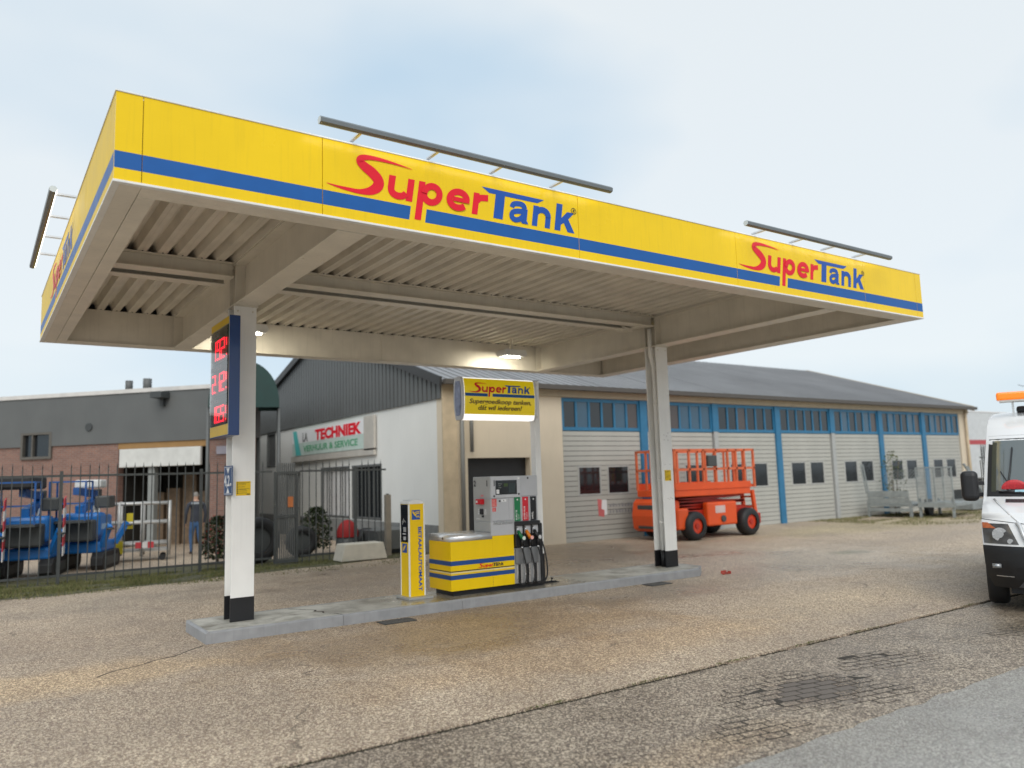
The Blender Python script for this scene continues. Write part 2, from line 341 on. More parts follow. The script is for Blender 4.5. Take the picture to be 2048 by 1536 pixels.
# ------------------------------------------------------------------ ground
setworld()
G_EARTH = ground_mat('earth', (.20, .18, .14), (.13, .12, .09), (.3, .27, .22), 30, .3)
fore = ground_mat('exposed aggregate', (.50, .385, .268), (.24, .182, .138), (.88, .74, .55), 112, .85, .62, patches=[
    (4.6, 2.0, 3.6, 1.7, (.80, .68, .50), .85, True), (8.5, 2.6, 3.0, .9, (.74, .72, .68), .7, True), (0.2, 2.6, 2.6, .75, (1.25, 1.16, .98), .8, False),
    (-1.5, 5.0, 3.5, 1.6, (.82, .80, .80), .6, False), (13, 4, 5, 3, (1.22, 1.26, 1.32), .8, True), (9, 8.5, 7, 2.8, (.60, .53, .47), .85, True),
    (1.2, 8.2, 2.4, 1.2, (.80, .82, .84), .6, False), (15.46, 3.87, .75, .42, (.68, .74, .72), 1, False), (5, .1, 3.6, 1.0, (1.10, 1.0, .86), .7, False), (9.5, .2, 3.5, 1.1, (1.18, 1.18, 1.12), .7, False), (9, 1.5, 4, 1.5, (1.1, 1.12, 1.14), .6, False), (24, 8, 9, 2, (1.0, 1.02, .84), .7, False)], cracks=.75)
stripm = ground_mat('worn paver strip', (.29, .240, .182), (.130, .105, .082), (.72, .61, .47), 108, .85, .5, patches=[
    (5.25, -2.4, .75, .45, (.62, .58, .56), .9, True), (10.5, -2.3, 2.5, .8, (.55, .53, .48), .8, True), (3.2, -2.8, 1.6, .3, (1.2, 1.12, 1.0), .7, False)], bricks=True)
roadm = ground_mat('road asphalt', (.36, .345, .305), (.22, .212, .188), (.56, .54, .49), 150, .8, .50, patches=[
    (6.2, -4.2, 2.6, 1.0, (1.22, 1.24, 1.26), .8, True), (3.5, -4.6, 1.6, .8, (.9, .9, .9), .5, False)], bumpd=.0025)
def sheet(name, x0, x1, y0, y1, z, m, wob0=0, wob1=0, nx=1):
    b = MB()
    for i in range(nx+1):
        x = x0+(x1-x0)*i/nx; a = mnoise.noise(Vector((x*3.1, 5, 0)))+.5*mnoise.noise(Vector((x*11, 2, 0)))
        b.v += [(x, y0+wob0*a, z), (x, y1+wob1*a, z), (x, y0+wob0*a, z-.08), (x, y1+wob1*a, z-.08)]
    for i in range(nx):
        q = 4*i; b.face([q, q+4, q+5, q+1]); b.face([q, q+2, q+6, q+4]); b.face([q+1, q+5, q+7, q+3])
    o = b.build(name, m); return o
struct(sheet('ground', -600, 900, -600, 900, -.06, G_EARTH))
fc = struct(sheet('forecourt_pavement', -40, 60, -1.20, 60, 0.0, fore, .030, 0, 1100))
sp = struct(sheet('pavement', -40, 60, -3.09, -1.240, -.016, stripm, .05, 0.02, 900))
struct(sheet('road', -60, 80, -12, -3.00, -.022, roadm))
# moss and grit lying in the seam between forecourt and pavement
b = MB(); r0 = random.Random(3)
for i in range(9000):
    x = r0.uniform(-2, 14); 
    if mnoise.noise(Vector((x*1.3, 9, 1))) < -.15: continue
    y = -1.222-abs(r0.gauss(0, .012)); s = r0.uniform(.003, .010); z = -.016; a = r0.uniform(0, 3)
    b.mi(r0.choice((0, 0, 1)))
    q = len(b.v); b.v += [(x+s*math.cos(a), y+s*math.sin(a), z), (x+s*math.cos(a+2.1), y+s*math.sin(a+2.1), z), (x+s*math.cos(a+4.2), y+s*math.sin(a+4.2), z), (x, y, z+s*r0.uniform(.5, 1.4))]
    for t in ((0, 1, 3), (1, 2, 3), (2, 0, 3)): b.face([q+k for k in t])
o = b.build('moss', [mat('moss', (.035, .033, .018), .9, var=.4), mat('seam grit', (.05, .042, .032), .9, var=.4)]); o['kind'] = 'stuff'
# exposed pavers where the top layer has worn away
PAV = [mat('paver brown', (.155, .13, .11), .6, var=.25, scale=30, bump=.4, bscale=150), mat('paver grey', (.22, .195, .16), .6, var=.25, scale=30, bump=.4, bscale=150)]
pm = []
for k in range(2):
    b = MB().box(-.1, .1, -.047, .047, -.05, .0); o = b.build('paver', PAV[k]); bv = o.modifiers.new('b', 'BEVEL'); bv.width = .006
    dg = bpy.context.evaluated_depsgraph_get(); dg.update(); me = bpy.data.meshes.new_from_object(o.evaluated_get(dg)); me.name = 'paver'; bpy.data.objects.remove(o); pm.append(me)
pms = []
for k in range(2):
    me = pm[k].copy(); me.materials.clear(); me.materials.append(stripm if k else PAV[0]); pms.append(me)
def pavers(cx, cy, n, m_, ang, core):
    ca, sa = math.cos(ang), math.sin(ang); bd = MB()
    for j in range(-m_, m_+1):
        for i in range(-n, n+1):
            u = (i+.5*(j % 2))*.212; v = j*.106; q = (u/(n*.212))**2+(v/(m_*.106))**2
            if q > 1+rnd.uniform(-.55, .1): continue
            x, y, a_ = cx+u*ca-v*sa, cy+u*sa+v*ca, ang+rnd.uniform(-.02, .02); k = len(bd.v); g = rnd.uniform(.003, .010)
            for du, dv in ((-.1-g, -.047-g), (.1+g, -.047-g), (.1+g, .047+g), (-.1-g, .047+g)): bd.v.append((x+du*math.cos(a_)-dv*math.sin(a_), y+du*math.sin(a_)+dv*math.cos(a_), -.0150+.00002*(k % 97)))
            bd.face([k, k+1, k+2, k+3])
            piece('paver', pms[0 if q < core*rnd.uniform(.6, 1.3) else 1], (x, y, -.0125+rnd.uniform(-.001, .0015)), sp, (rnd.uniform(-.008, .008), rnd.uniform(-.008, .008), a_))
    bd.build('joint_dirt', mat('joint dirt', (.045, .038, .03), .9), sp)['kind'] = 'stuff'
pavers(5.25, -2.32, 4, 6, R(-10), .22); pavers(4.1, -2.66, 2, 3, R(-9), .0); pavers(6.75, -2.1, 3, 3, R(-10), .0); pavers(9.3, -2.5, 3, 3, R(-14), .0)

# gutters by the kerb
def grate(x, y, label):
    t = thing('drain_grate', label, 'drain grate', (x, y, 0), 0, 'cast iron gutter grates along the island kerb')
    B('frame', DKG, t, (x-.24, x+.24, y-.13, y-.105, .001, .012), (x-.24, x+.24, y+.105, y+.13, .001, .012), (x-.24, x-.215, y-.105, y+.105, .001, .012), (x+.215, x+.24, y-.105, y+.105, .001, .012))
    B('well', BLK, t, (x-.215, x+.215, y-.105, y+.105, .0008, .003))
    for i in range(9):
        xx = x-.19+i*.0475; B('grate_bar', mat('worn iron', (.13, .125, .115), .55, var=.3), t, (xx-.012, xx+.012, y-.105, y+.105, .003, .013))
grate(4.02, 3.22, 'iron grate in the wet gutter in front of the payment pillar')
grate(8.98, 3.26, 'small iron grate by the kerb between the pump and the right-hand column')

# ------------------------------------------------------------------ pump island
IX0, IX1, IY0, IY1, IZ = 1.60, 10.58, 3.46, 4.59, .142
t = thing('pump_island', 'long low concrete island with grey painted kerb under the canopy', 'kerb island', (IX0, IY0, 0))
def conc_mat():
    m = bpy.data.materials.new('island concrete'); m.use_nodes = True; n, l = nodes(m); b = n['Principled BSDF']
    g = n.new('ShaderNodeNewGeometry'); P = g.outputs['Position']
    a = noise(n, l, P, 2.2, 6, .65, .5); c = ramp(n, l, a, .27, .56, (.17, .15, .115), (.56, .55, .50))
    c = mixc(n, l, .6, c, ramp(n, l, noise(n, l, P, 30, 4, .6), .3, .7, (.78, .78, .76), (1, 1, 1)), 'MULTIPLY')
    sx = n.new('ShaderNodeSeparateXYZ'); l(P, sx.inputs[0])
    w = ramp(n, l, mathn(n, l, 'ADD', mathn(n, l, 'ABSOLUTE', mathn(n, l, 'SUBTRACT', sx.outputs[0], 5.7)), mathn(n, l, 'MULTIPLY', a, 2.0)), .0, 1.0, (0, 0, 0), (1, 1, 1))
    mr = n.new('ShaderNodeMapRange'); mr.inputs['From Min'].default_value = 2.2; mr.inputs['From Max'].default_value = 3.6; mr.inputs['To Min'].default_value = 1; mr.inputs['To Max'].default_value = 0
    l(mathn(n, l, 'ADD', mathn(n, l, 'ABSOLUTE', mathn(n, l, 'SUBTRACT', sx.outputs[0], 6.0)), mathn(n, l, 'MULTIPLY', a, 1.6)), mr.inputs[0])
    c = mixc(n, l, mathn(n, l, 'MULTIPLY', mr.outputs[0], .7), c, mixc(n, l, 1.0, c, (.55, .48, .38), 'MULTIPLY'))
    l(c, b.inputs['Base Color'])
    l(mathn(n, l, 'SUBTRACT', .62, mathn(n, l, 'MULTIPLY', mr.outputs[0], .42)), b.inputs['Roughness'])
    bp = n.new('ShaderNodeBump'); bp.inputs['Strength'].default_value = .25; bp.inputs['Distance'].default_value = .004; l(noise(n, l, P, 25, 5, .6), bp.inputs['Height']); l(bp.outputs[0], b.inputs['Normal'])
    return m
ICON = conc_mat()
ch = .16
poly = [(IX0+.03, IY0+.045), (IX1-.30, IY0+.045), (IX1-.05, IY0+.26), (IX1-.05, IY1-.26), (IX1-.3, IY1-.045), (IX0+.03, IY1-.045)]
MB().prism(poly, .0, IZ, 'z').build('slab', ICON, t)
# kerb angle segments along the front
xs = [IX0, 3.35, 5.2, 6.9, 8.65, IX1-.30]
for a, c in zip(xs, xs[1:]): MB().prism([(IY0, .0), (IY0+.045, 0), (IY0+.045, IZ+.002), (IY0+.018, IZ+.002), (IY0, IZ-.018)], a+(.0 if a == IX0 else .002), c-.002, 'x').build('kerb_front', KERB, t)
for a, c in zip(xs, xs[1:]): B('kerb_back', KERB, t, (a+.002, c-.002, IY1-.045, IY1, 0, IZ+.002), bevel=.006)
MB().prism([(IX0-.012, 0), (IX0+.03, 0), (IX0+.03, IZ+.003), (IX0+.01, IZ+.003), (IX0-.012, IZ-.02)], IY0+.001, IY1-.05, 'y').build('kerb_end', KERB, t)
b = MB(); P0 = [(IX1-.30, IY0), (IX1, IY0+.24), (IX1, IY1-.24), (IX1-.30, IY1)]; P1 = [(IX1-.30, IY0+.045), (IX1-.05, IY0+.26), (IX1-.05, IY1-.26), (IX1-.30, IY1-.045)]
for k in range(3): b.prism([P0[k], P0[k+1], P1[k+1], P1[k]], 0, IZ+.002, 'z')
b.build('kerb_end', KERB, t, .005)
# crack in the slab: thin sunken-looking line of dirt
crk = catmull([(2.95, 4.50), (3.08, 4.30), (3.20, 4.12), (3.16, 4.02), (3.24, 3.92), (3.20, 3.80), (3.30, 3.68), (3.33, 3.56), (3.36, 3.50)], 3)
onface(ribbon([(x+rnd.uniform(-.004, .004), y, rnd.uniform(.018, .034)) for x, y in crk], smooth=False), (0, 0, IZ), (1, 0, 0), (0, 1, 0), mat('crack dirt', (.05, .04, .03), .9), t, 'crack', .0008, .00002)
setworld()
crk = catmull([(1.55, 3.42), (1.35, 3.25), (1.15, 3.05), (.95, 2.98), (.72, 2.80), (.5, 2.72), (.3, 2.52)], 3)
o = onface(ribbon([(x+rnd.uniform(-.004, .004), y+rnd.uniform(-.004, .004), rnd.uniform(.018, .034)) for x, y in crk], smooth=False), (0, 0, 0), (1, 0, 0), (0, 1, 0), MATS['crack dirt'], fc, 'crack', .0012, .00002)
# red lump of plastic lying past the island end
b = MB(); r0 = random.Random(5)
for i in range(7):
    x = 10.80+r0.uniform(-.10, .10); y = 3.36+r0.uniform(-.07, .07); w = r0.uniform(.015, .045); b.box(x-w, x+w, y-w*.7, y+w*.7, .001*i+.001, .015+r0.uniform(.01, .04), r0.uniform(0, 3))
single(b.build('plastic_scrap', mat('faded red plastic', (.42, .05, .03), .5, var=.3), None, .004), 'crushed red plastic piece lying on the ground past the island end', 'scrap')

# ------------------------------------------------------------------ canopy
LX, WY, ZB, HF = 12.285, 8.175, 4.35, .778
ZT = ZB+HF
cy = thing('station_canopy', 'flat filling station canopy with yellow fascia and blue stripe on two white columns', 'canopy', (0, 0, 0))
SB0, SB1 = 4.470, 4.612
# fascia panels: front (normal -Y), left (normal -X), back, right
def fpanel(a, c, side, stripe=True, lg=False, m=YEL):
    g = .003
    def bx(b, u0, u1, z0, z1, d0, d1):
        if side == 'f': b.box(u0, u1, d0, d1, z0, z1)
        elif side == 'l': b.box(d0, d1, u0, u1, z0, z1)
        elif side == 'b': b.box(u0, u1, WY-d1, WY-d0, z0, z1)
        else: b.box(LX-d1, LX-d0, u0, u1, z0, z1)
    b = MB(); bx(b, a+g, c-g, ZB+.022, ZT-.015, 0.0, .028); p = b.build('fascia_panel', m, cy)
    if not stripe: return p
    gaps = [(a+g, c-g)]
    if lg and side == 'f': x0 = lg; gaps = [(a+g, None), (None, c-g)]
    if lg:
        # stripe interrupted round the descender of the p
        if side == 'f':
            for q in ([(a+g, SB0), (lg+.845, SB0), (lg+.866, SB1), (a+g, SB1)], [(lg+1.022, SB0), (c-g, SB0), (c-g, SB1), (lg+1.043, SB1)]):
                onface([q], (0, 0, 0), (1, 0, 0), (0, 0, 1), BLU, p, 'stripe', .0015)
        else:
            for q in ([(-(c-g), SB0), (-lg+.845, SB0), (-lg+.866, SB1), (-(c-g), SB1)], [(-lg+1.022, SB0), (-(a+g), SB0), (-(a+g), SB1), (-lg+1.043, SB1)]):
                onface([q], (0, 0, 0), (0, -1, 0), (0, 0, 1), BLU, p, 'stripe', .0015)
    else:
        if side == 'f': onface([[(a+g, SB0), (c-g, SB0), (c-g, SB1), (a+g, SB1)]], (0, 0, 0), (1, 0, 0), (0, 0, 1), BLU, p, 'stripe', .0015)
        elif side == 'l': onface([[(-(c-g), SB0), (-(a+g), SB0), (-(a+g), SB1), (-(c-g), SB1)]], (0, 0, 0), (0, -1, 0), (0, 0, 1), BLU, p, 'stripe', .0015)
        elif side == 'r': onface([[(a+g, SB0), (c-g, SB0), (c-g, SB1), (a+g, SB1)]], (LX, 0, 0), (0, 1, 0), (0, 0, 1), BLU, p, 'stripe', .0015)
        else: onface([[(-(c-g), SB0), (-(a+g), SB0), (-(a+g), SB1), (-(c-g), SB1)]], (0, WY, 0), (-1, 0, 0), (0, 0, 1), BLU, p, 'stripe', .0015)
    return p
for a, c, lg in ((.0, .205, 0), (.205, 1.74, 0), (1.74, 4.81, 1.79), (4.81, 7.56, 0), (7.56, 10.59, 7.61), (10.59, 12.11, 0), (12.11, LX, 0)):
    p = fpanel(a+(.0 if a else -.003), c+(.003 if c == LX else 0), 'f', True, lg)
    if lg: logo((lg, 0, 4.656), (1, 0, 0), (0, 0, 1), p)
for a, c, lg in ((.031, .28, 0), (.28, 2.0, 0), (2.0, 3.18, 0), (3.18, 6.25, 6.20), (6.25, 7.9, 0), (7.9, WY-.031, 0)):
    p = fpanel(a, c, 'l', True, lg, YELS)
    if lg: logo((0, lg, 4.656), (0, -1, 0), (0, 0, 1), p)
for a, c in ((.0, 3.0), (3.0, 6.0), (6.0, 9.0), (9.0, LX)): fpanel(a, c, 'b')
for a, c in ((.031, 2.7), (2.7, 5.4), (5.4, WY-.031)): fpanel(a, c, 'r')
for q in ((.04, LX-.04, .042, .05, ZB+.03, ZT-.03), (.04, LX-.04, WY-.05, WY-.042, ZB+.03, ZT-.03), (.042, .05, .052, WY-.052, ZB+.03, ZT-.03), (LX-.05, LX-.042, .052, WY-.052, ZB+.03, ZT-.03)): B('backing_board', DKG, cy, q)
# trims top and bottom
for z0, z1, nm in ((ZT-.014, ZT, 'top_trim'), (ZB, ZB+.021, 'bottom_trim')):
    o_ = .008
    B(nm, WHT, cy, (-o_, LX+o_, -o_, .05, z0, z1), bevel=.003); B(nm, WHT, cy, (-o_, .05, .0505, WY-.0505, z0, z1), bevel=.003)
    B(nm, WHT, cy, (-o_, LX+o_, WY-.05, WY+o_, z0, z1), bevel=.003); B(nm, WHT, cy, (LX-.05, LX+o_, .0505, WY-.0505, z0, z1), bevel=.003)
# soffit ledge: outer strip, shadow joint, inner beam flange
ZL = ZB+.004
def ledge(nm, *q): return B(nm, STEEL, cy, q, bevel=.002)
ledge('soffit_strip', .051, .213, .051, WY-.051, ZL, ZL+.03); ledge('soffit_strip', LX-.213, LX-.051, .051, WY-.051, ZL, ZL+.03)
for a, c in ((.216, 3.2), (3.205, 6.2), (6.205, 9.2), (9.205, LX-.216)):
    ledge('soffit_strip', a, c, .051, .19, ZL, ZL+.03); ledge('soffit_strip', a, c, WY-.19, WY-.051, ZL, ZL+.03)
# perimeter I beams: bottom flange + web
B('edge_beam', STEEL, cy, (.218, .36, .30, WY-.30, ZL-.002, ZL+.014), (.28, .292, .30, WY-.30, ZL+.015, 4.925), bevel=.002)
B('edge_beam', STEEL, cy, (LX-.36, LX-.218, .30, WY-.30, ZL-.002, ZL+.014), (LX-.292, LX-.28, .30, WY-.30, ZL+.015, 4.925), bevel=.002)
B('edge_beam', STEEL, cy, (.218, LX-.218, .194, .30, ZL+.001, ZL+.016), (.218, LX-.218, .235, .247, ZL+.017, 4.925), bevel=.002)
bb = B('edge_beam', STEEL, cy, (.218, LX-.218, WY-.30, WY-.194, ZL+.001, ZL+.016), (.218, LX-.218, WY-.272, WY-.26, ZL+.017, 4.925), bevel=.002)
# splice plate with bolts on the back beam
B('splice_plate', STEEL, bb, (6.02, 6.34, WY-.286, WY-.2725, ZL+.03, 4.90))
b = MB()
for i in range(7):
    for j in range(2): b.cyl((6.10+j*.16, WY-.30, ZL+.08+i*.075), .012, .014, 6, 'y')
b.build('bolt', STEEL, bb)['kind'] = 'stuff'
# cross beams over the columns
CXS = (2.159, 10.10)
for cx in CXS:
    q = MB(); q.box(cx-.15, cx+.15, .30, WY-.30, ZB-.005, ZB+.014); q.box(cx-.006, cx+.006, .30, WY-.30, ZB+.014, 4.905); q.box(cx-.15, cx+.15, .30, WY-.30, 4.905, 4.925)
    xb = q.build('cross_beam', STEEL, cy, .002)
    for yy in (3.98, 4.26): B('stiffener', STEEL, xb, (cx-.14, cx-.007, yy-.006, yy+.006, ZB+.0145, 4.9045), (cx+.007, cx+.14, yy-.006, yy+.006, ZB+.0145, 4.9045))
    for yy in (.31, WY-.32): B('end_plate', STEEL, xb, (cx-.16, cx+.16, yy, yy+.01, ZB+.015, 4.9))
    b = MB()
    for yy in (3.75, 4.5, 1.4, 6.8):
        for s in (-1, 1): b.cyl((cx+s*.11, yy, ZB-.016), .014, .011, 6)
    b.build('bolt', STEEL, xb)['kind'] = 'stuff'
# centre purlin: twin channels with a dark slot between
for a, c in ((.30, CXS[0]-.155), (CXS[0]+.155, CXS[1]-.155), (CXS[1]+.155, LX-.30)):
    q = MB(); q.box(a, c, 3.95, 4.19, 4.725, 4.740); q.box(a, c, 4.05, 4.062, 4.740, 4.915); q.box(a, c, 3.95, 4.19, 4.915, 4.926)
    q.box(a, c, 4.42, 4.62, 4.725, 4.740); q.box(a, c, 4.52, 4.532, 4.740, 4.915); q.box(a, c, 4.42, 4.62, 4.915, 4.926)
    pb = q.build('centre_beam', STEEL, cy, .002)
    B('slot_shade', DKG, pb, (a+.01, c-.01, 4.20, 4.41, 4.86, 4.87))  # dark strip put in to paint the shade inside the open slot
# clamp and cable ends near the right cross beam
b = MB(); b.box(9.55, 9.75, 3.9, 4.65, 4.70, 4.724)
for i in range(6): b.tube([(9.35+i*.02, 4.25+i*.02, 4.74), (9.5+i*.05, 4.2+i*.03, 4.68), (9.8, 4.25+i*.02, 4.73)], .008, 5)
b.build('cable_clamp', STEEL, cy)
# corrugated deck, sheets of four ribs; ribs run front to back
PIT = .2415; x = .30; nsheet = 0; zl, zh = 4.927, 5.035
while x < LX-.31:
    nr = 4; x1 = min(x+PIT*nr, LX-.30); prof = []; xx = x
    while xx < x1-.001:
        for dx, z in ((0, zl), (.115, zl), (.148, zh), (.208, zh)):
            if xx+dx <= x1: prof.append((xx+dx, z))
        # shallow stiffening groove on the low flat
        xx += PIT
    prof.append((x1, zl)); b = MB()
    for (xa, za) in prof: b.v += [(xa, .20, za), (xa, WY-.20, za), (xa, .20, za+.002), (xa, WY-.20, za+.002)]
    for i in range(len(prof)-1):
        q = 4*i; b.face([q, q+1, q+5, q+4]); b.face([q+2, q+6, q+7, q+3])
    o = b.build('roof_sheet', DECK, cy); nsheet += 1; x = x1
# slim stiffener beads pressed in the flats, joined
b = MB(); x = .30
while x < LX-.4:
    b.box(x+.052, x+.063, .26, WY-.26, zl-.004, zl-.0005); x += PIT
o = b.build('deck_bead', DECK, cy); o['kind'] = 'stuff'
b = MB(); x = .36
while x < LX-.4:
    for yy in (4.02, 4.56, .28, WY-.28): b.cyl((x, yy-.10 if yy < 5 else yy-.05, zl-.010), .011, .010, 6)
    x += PIT
o = b.build('deck_screw', DKG, cy); o['kind'] = 'stuff'
B('roof_membrane', ROOFG, cy, (.06, LX-.06, .06, WY-.06, 5.04, 5.07))
# small bracket in right bay
B('bracket', STEEL, cy, (10.9, 11.5, 5.6, 5.66, 4.62, 4.70), (11.1, 11.16, 5.3, 6.0, 4.60, 4.66))

# columns
def column(x0, down):
    y0, y1, z0, z1 = 3.971, 4.273, IZ, ZB-.006; xm = x0+.151
    def H(b, z0, z1, e=0):
        b.box(x0-e, x0+.302+e, y0-e, y0+.02+e, z0, z1); b.box(x0-e, x0+.302+e, y1-.02-e, y1+e, z0, z1); b.box(xm-.007-e, xm+.007+e, y0+.0202+e, y1-.0202-e, z0, z1)
    b = MB(); H(b, .445, z1-.016); c = b.build('column', COLW, cy, .002)
    b = MB(); H(b, IZ+.002, .444, .003); b.build('black_base', BLK, c)
    B('cap_plate', STEEL, c, (x0-.02, x0+.322, y0-.02, y1+.02, z1-.015, z1-.001))
    b = MB()
    for s in (.05, .25):
        for yy in (y0-.012, ): b.cyl((x0+s, yy, z1-.08), .013, .012, 6, 'y')
    b.build('bolt', STEEL, c)['kind'] = 'stuff'
    if down:
        q = x0+.065; pts = [(q-.06, 4.12, 4.70), (q-.06, 4.12, 4.25), (q-.055, 4.12, 4.15), (q, 4.12, 3.98), (q+.012, 4.12, 3.9), (q+.012, 4.12, .45)]
        dp = MB().tube(pts, .045, 14).build('downpipe', COLW, c)
        for z in (3.2, 1.75, .95): MB().cyl((q+.012, 4.12, z), .052, .04, 14).build('pipe_collar', COLW, dp)
        MB().cyl((q+.012, 4.12, IZ), .047, .307, 14).build('pipe_base', BLK, dp)
    return c
column(2.008, False); column(9.949, True)
# rust marks / bolt holes on the right column: small real screws
b = MB()
for (dx, z) in ((.10, 2.62), (.17, 2.60), (.21, 2.66), (.10, 2.53), (.2, 2.52), (.09, 2.06), (.22, 2.06), (.12, 1.42), (.16, 1.40), (.20, 1.43), (.24, 1.41)): b.cyl((9.949+dx, 3.962, z), .006, .008, 6, 'y')
b.build('screw', mat('rusty screw', (.12, .08, .05), .8), cy)['kind'] = 'stuff'

# light bars over the fascia
LBM = [ALU, mat('reflector white', (.8, .8, .8), .3, emit=((1, .97, .88), 3.0)), mat('bar end', (.62, .66, .66), .4, .3)]
def light_bar(n, label, x0, x1, brk, side):
    # hexagonal hood, its lamp strip facing down and back to the fascia
    o_ = thing('sign_light', label, 'light bar', (0, 0, 0) if True else None, 0, 'light bars mounted above the fascia')
    # section in (distance outward d, z)
    sec = [(.295, 5.250), (.330, 5.215), (.322, 5.160), (.270, 5.140), (.225, 5.148), (.200, 5.205), (.235, 5.250)]
    sec = [(.235+(d-.265)*.62, 5.165+(z-5.195)*.62) for d, z in sec]
    def pt(d, z, u): return (u, -d, z) if side == 'f' else (-d, u, z)
    o_.location = pt(.0, 5.13, x0); globals()['ORGN'] = Vector(pt(.0, 5.13, x0))
    b = MB(); N = len(sec)
    for u in (x0, x1):
        for d, z in sec: b.v.append(pt(d, z, u))
    fl = (side == 'f')
    for i in range(N):
        j = (i+1) % N; b.mi(1 if i == 4 else 0); q = [i, j, N+j, N+i]; b.face(q[::-1] if fl else q)
    b.mi(2); b.face(list(range(N)) if fl else list(range(N))[::-1]); b.face([N+i for i in range(N)][::-1] if fl else [N+i for i in range(N)])
    b.build('hood', LBM, o_)
    for u in brk:
        b = MB()
        for zz in (5.145, 5.172):
            b.bar(pt(.0 if side != 'f' else 0.0, zz, u), pt(.215, zz, u), .012, .008)
        b.bar(pt(-.03, 5.158, u), pt(.215, 5.158, u), .035, .016)
        b.build('bracket', SIL, o_)
    return o_
light_bar(0, 'long grey light bar above the larger nearer logo on the front fascia', 1.62, 5.12, (2.04, 2.87, 3.63, 4.44), 'f')
light_bar(0, 'grey light bar above the farther logo at the right of the front fascia', 7.50, 10.98, (7.96, 8.79, 9.55, 10.36), 'f')
light_bar(0, 'grey light bar standing out from the left side fascia, seen end on', 2.80, 6.36, (2.94, 3.77, 4.66, 5.55), 'l')

# ceiling lamps
def ceil_lamp(x, y, label):
    t = thing('ceiling_lamp', label, 'lamp', (x, y, 4.60), 0, 'lit lamps under the canopy', local=True)
    MB().prism([(-.26, .06), (.26, .06), (.30, -.02), (.26, -.075), (-.26, -.075), (-.30, -.02)], -.17, .17, 'y').build('housing', WHT, t, .006)
    MB().box(-.02, .02, -.02, .02, .06, .33).build('hanger', STEEL, t)
    for i in (-1, 0, 1): MB().cyl((i*.15, 0, -.095), .055, .019, 12).build('bulb', mat('lamp glow', (.9, .9, .9), .3, emit=((1, .96, .85), 30)), t)
    l_ = bpy.data.lights.new('lamp_light', 'AREA'); l_.shape = 'RECTANGLE'; l_.size = .45; l_.size_y = .2; l_.energy = 26; l_.color = (1, .93, .74)
    lo = bpy.data.objects.new('lamp_light', l_); COL.objects.link(lo); lo.parent = t; lo.location = (0, .0, -.11); lo.rotation_euler = (R(38), 0, 0)
ceil_lamp(8.80, 7.20, 'lit white lamp under the back of the canopy, right of the middle')
ceil_lamp(3.02, 6.83, 'lit white lamp under the canopy, mostly hidden behind the left column')

# ------------------------------------------------------------------ price sign
PX0, PX1, PY0, PY1, PZ0, PZ1 = 1.865, 2.003, 3.63, 4.57, 2.55, 4.13
t = thing('price_sign', 'tall blue fuel price board with red digits fixed to the left column', 'price sign', (PX0, PY0, PZ0))
NB = mat('sign case blue', (.006, .045, .19), .32, var=.08, coat=.4)
B('case', NB, t, (PX0, PX1, PY0, PY1, PZ0, PZ1), bevel=.006)
fx = PX0-.001
def pf(nm, m, y0, y1, z0, z1, th=.002, k=0): return B(nm, m, t, (fx-th-k, fx-k, y0, y1, z0, z1))
pf('border', mat('alu edge', (.55, .56, .56), .35, .5), PY0+.004, PY1-.004, PZ0+.012, PZ1-.008, .004)
YB = mat('sign band yellow', (.72, .46, .0), .35)
fp = fx-.004
def q(nm, m, y0, y1, z0, z1, th=.003, base=None): return MB().box((base if base else fp)-th, (base if base else fp), y0, y1, z0, z1).build(nm, m, t)
q('yellow_band', YB, PY0+.02, PY1-.02, 4.02, 4.115); q('yellow_band', YB, PY0+.02, PY1-.02, 2.565, 2.70)
DKP = mat('sign panel black', (.012, .02, .016), .08, var=.2, spec=.9)
rows = [('EURO 95 E', '192', 4.015, 3.56, mat('sign panel green', (.012, .06, .03), .08, spec=.9)), ('SUPERPLUS 98', '212', 3.555, 3.12, DKP), ('DIESEL B', '165', 3.115, 2.705, DKP)]
SEG = {'1': 'bc', '2': 'abged', '9': 'abcdfg', '5': 'afgcd', '6': 'afgedc', '0': 'abcdef'}
def digit(d, y, z, h, w, parent):
    # seven segment strokes drawn as rows of led dots; text right is -Y
    s = {'a': ((0, 1), (1, 1)), 'b': ((1, 1), (1, .5)), 'c': ((1, .5), (1, 0)), 'd': ((0, 0), (1, 0)), 'e': ((0, .5), (0, 0)), 'f': ((0, 1), (0, .5)), 'g': ((0, .5), (1, .5))}
    b = MB(); r = .0115
    for k, (p, e) in s.items():
        if k not in SEG[d]: continue
        n = 5 if p[0] == e[0] else 5
        for off in (0,):
            for i in range(n+1):
                u = p[0]+(e[0]-p[0])*i/n; v = p[1]+(e[1]-p[1])*i/n
                yy = y-(u*w)-(off if p[0] == e[0] and p[0] == 0 else -off if p[0] == e[0] else 0); zz = z+v*h+(0 if p[0] == e[0] else (-off if v == 1 else off))
                b.box(fp-.009, fp-.006, yy-r, yy+r, zz-r, zz+r)
    b.build('digit', LED, parent)
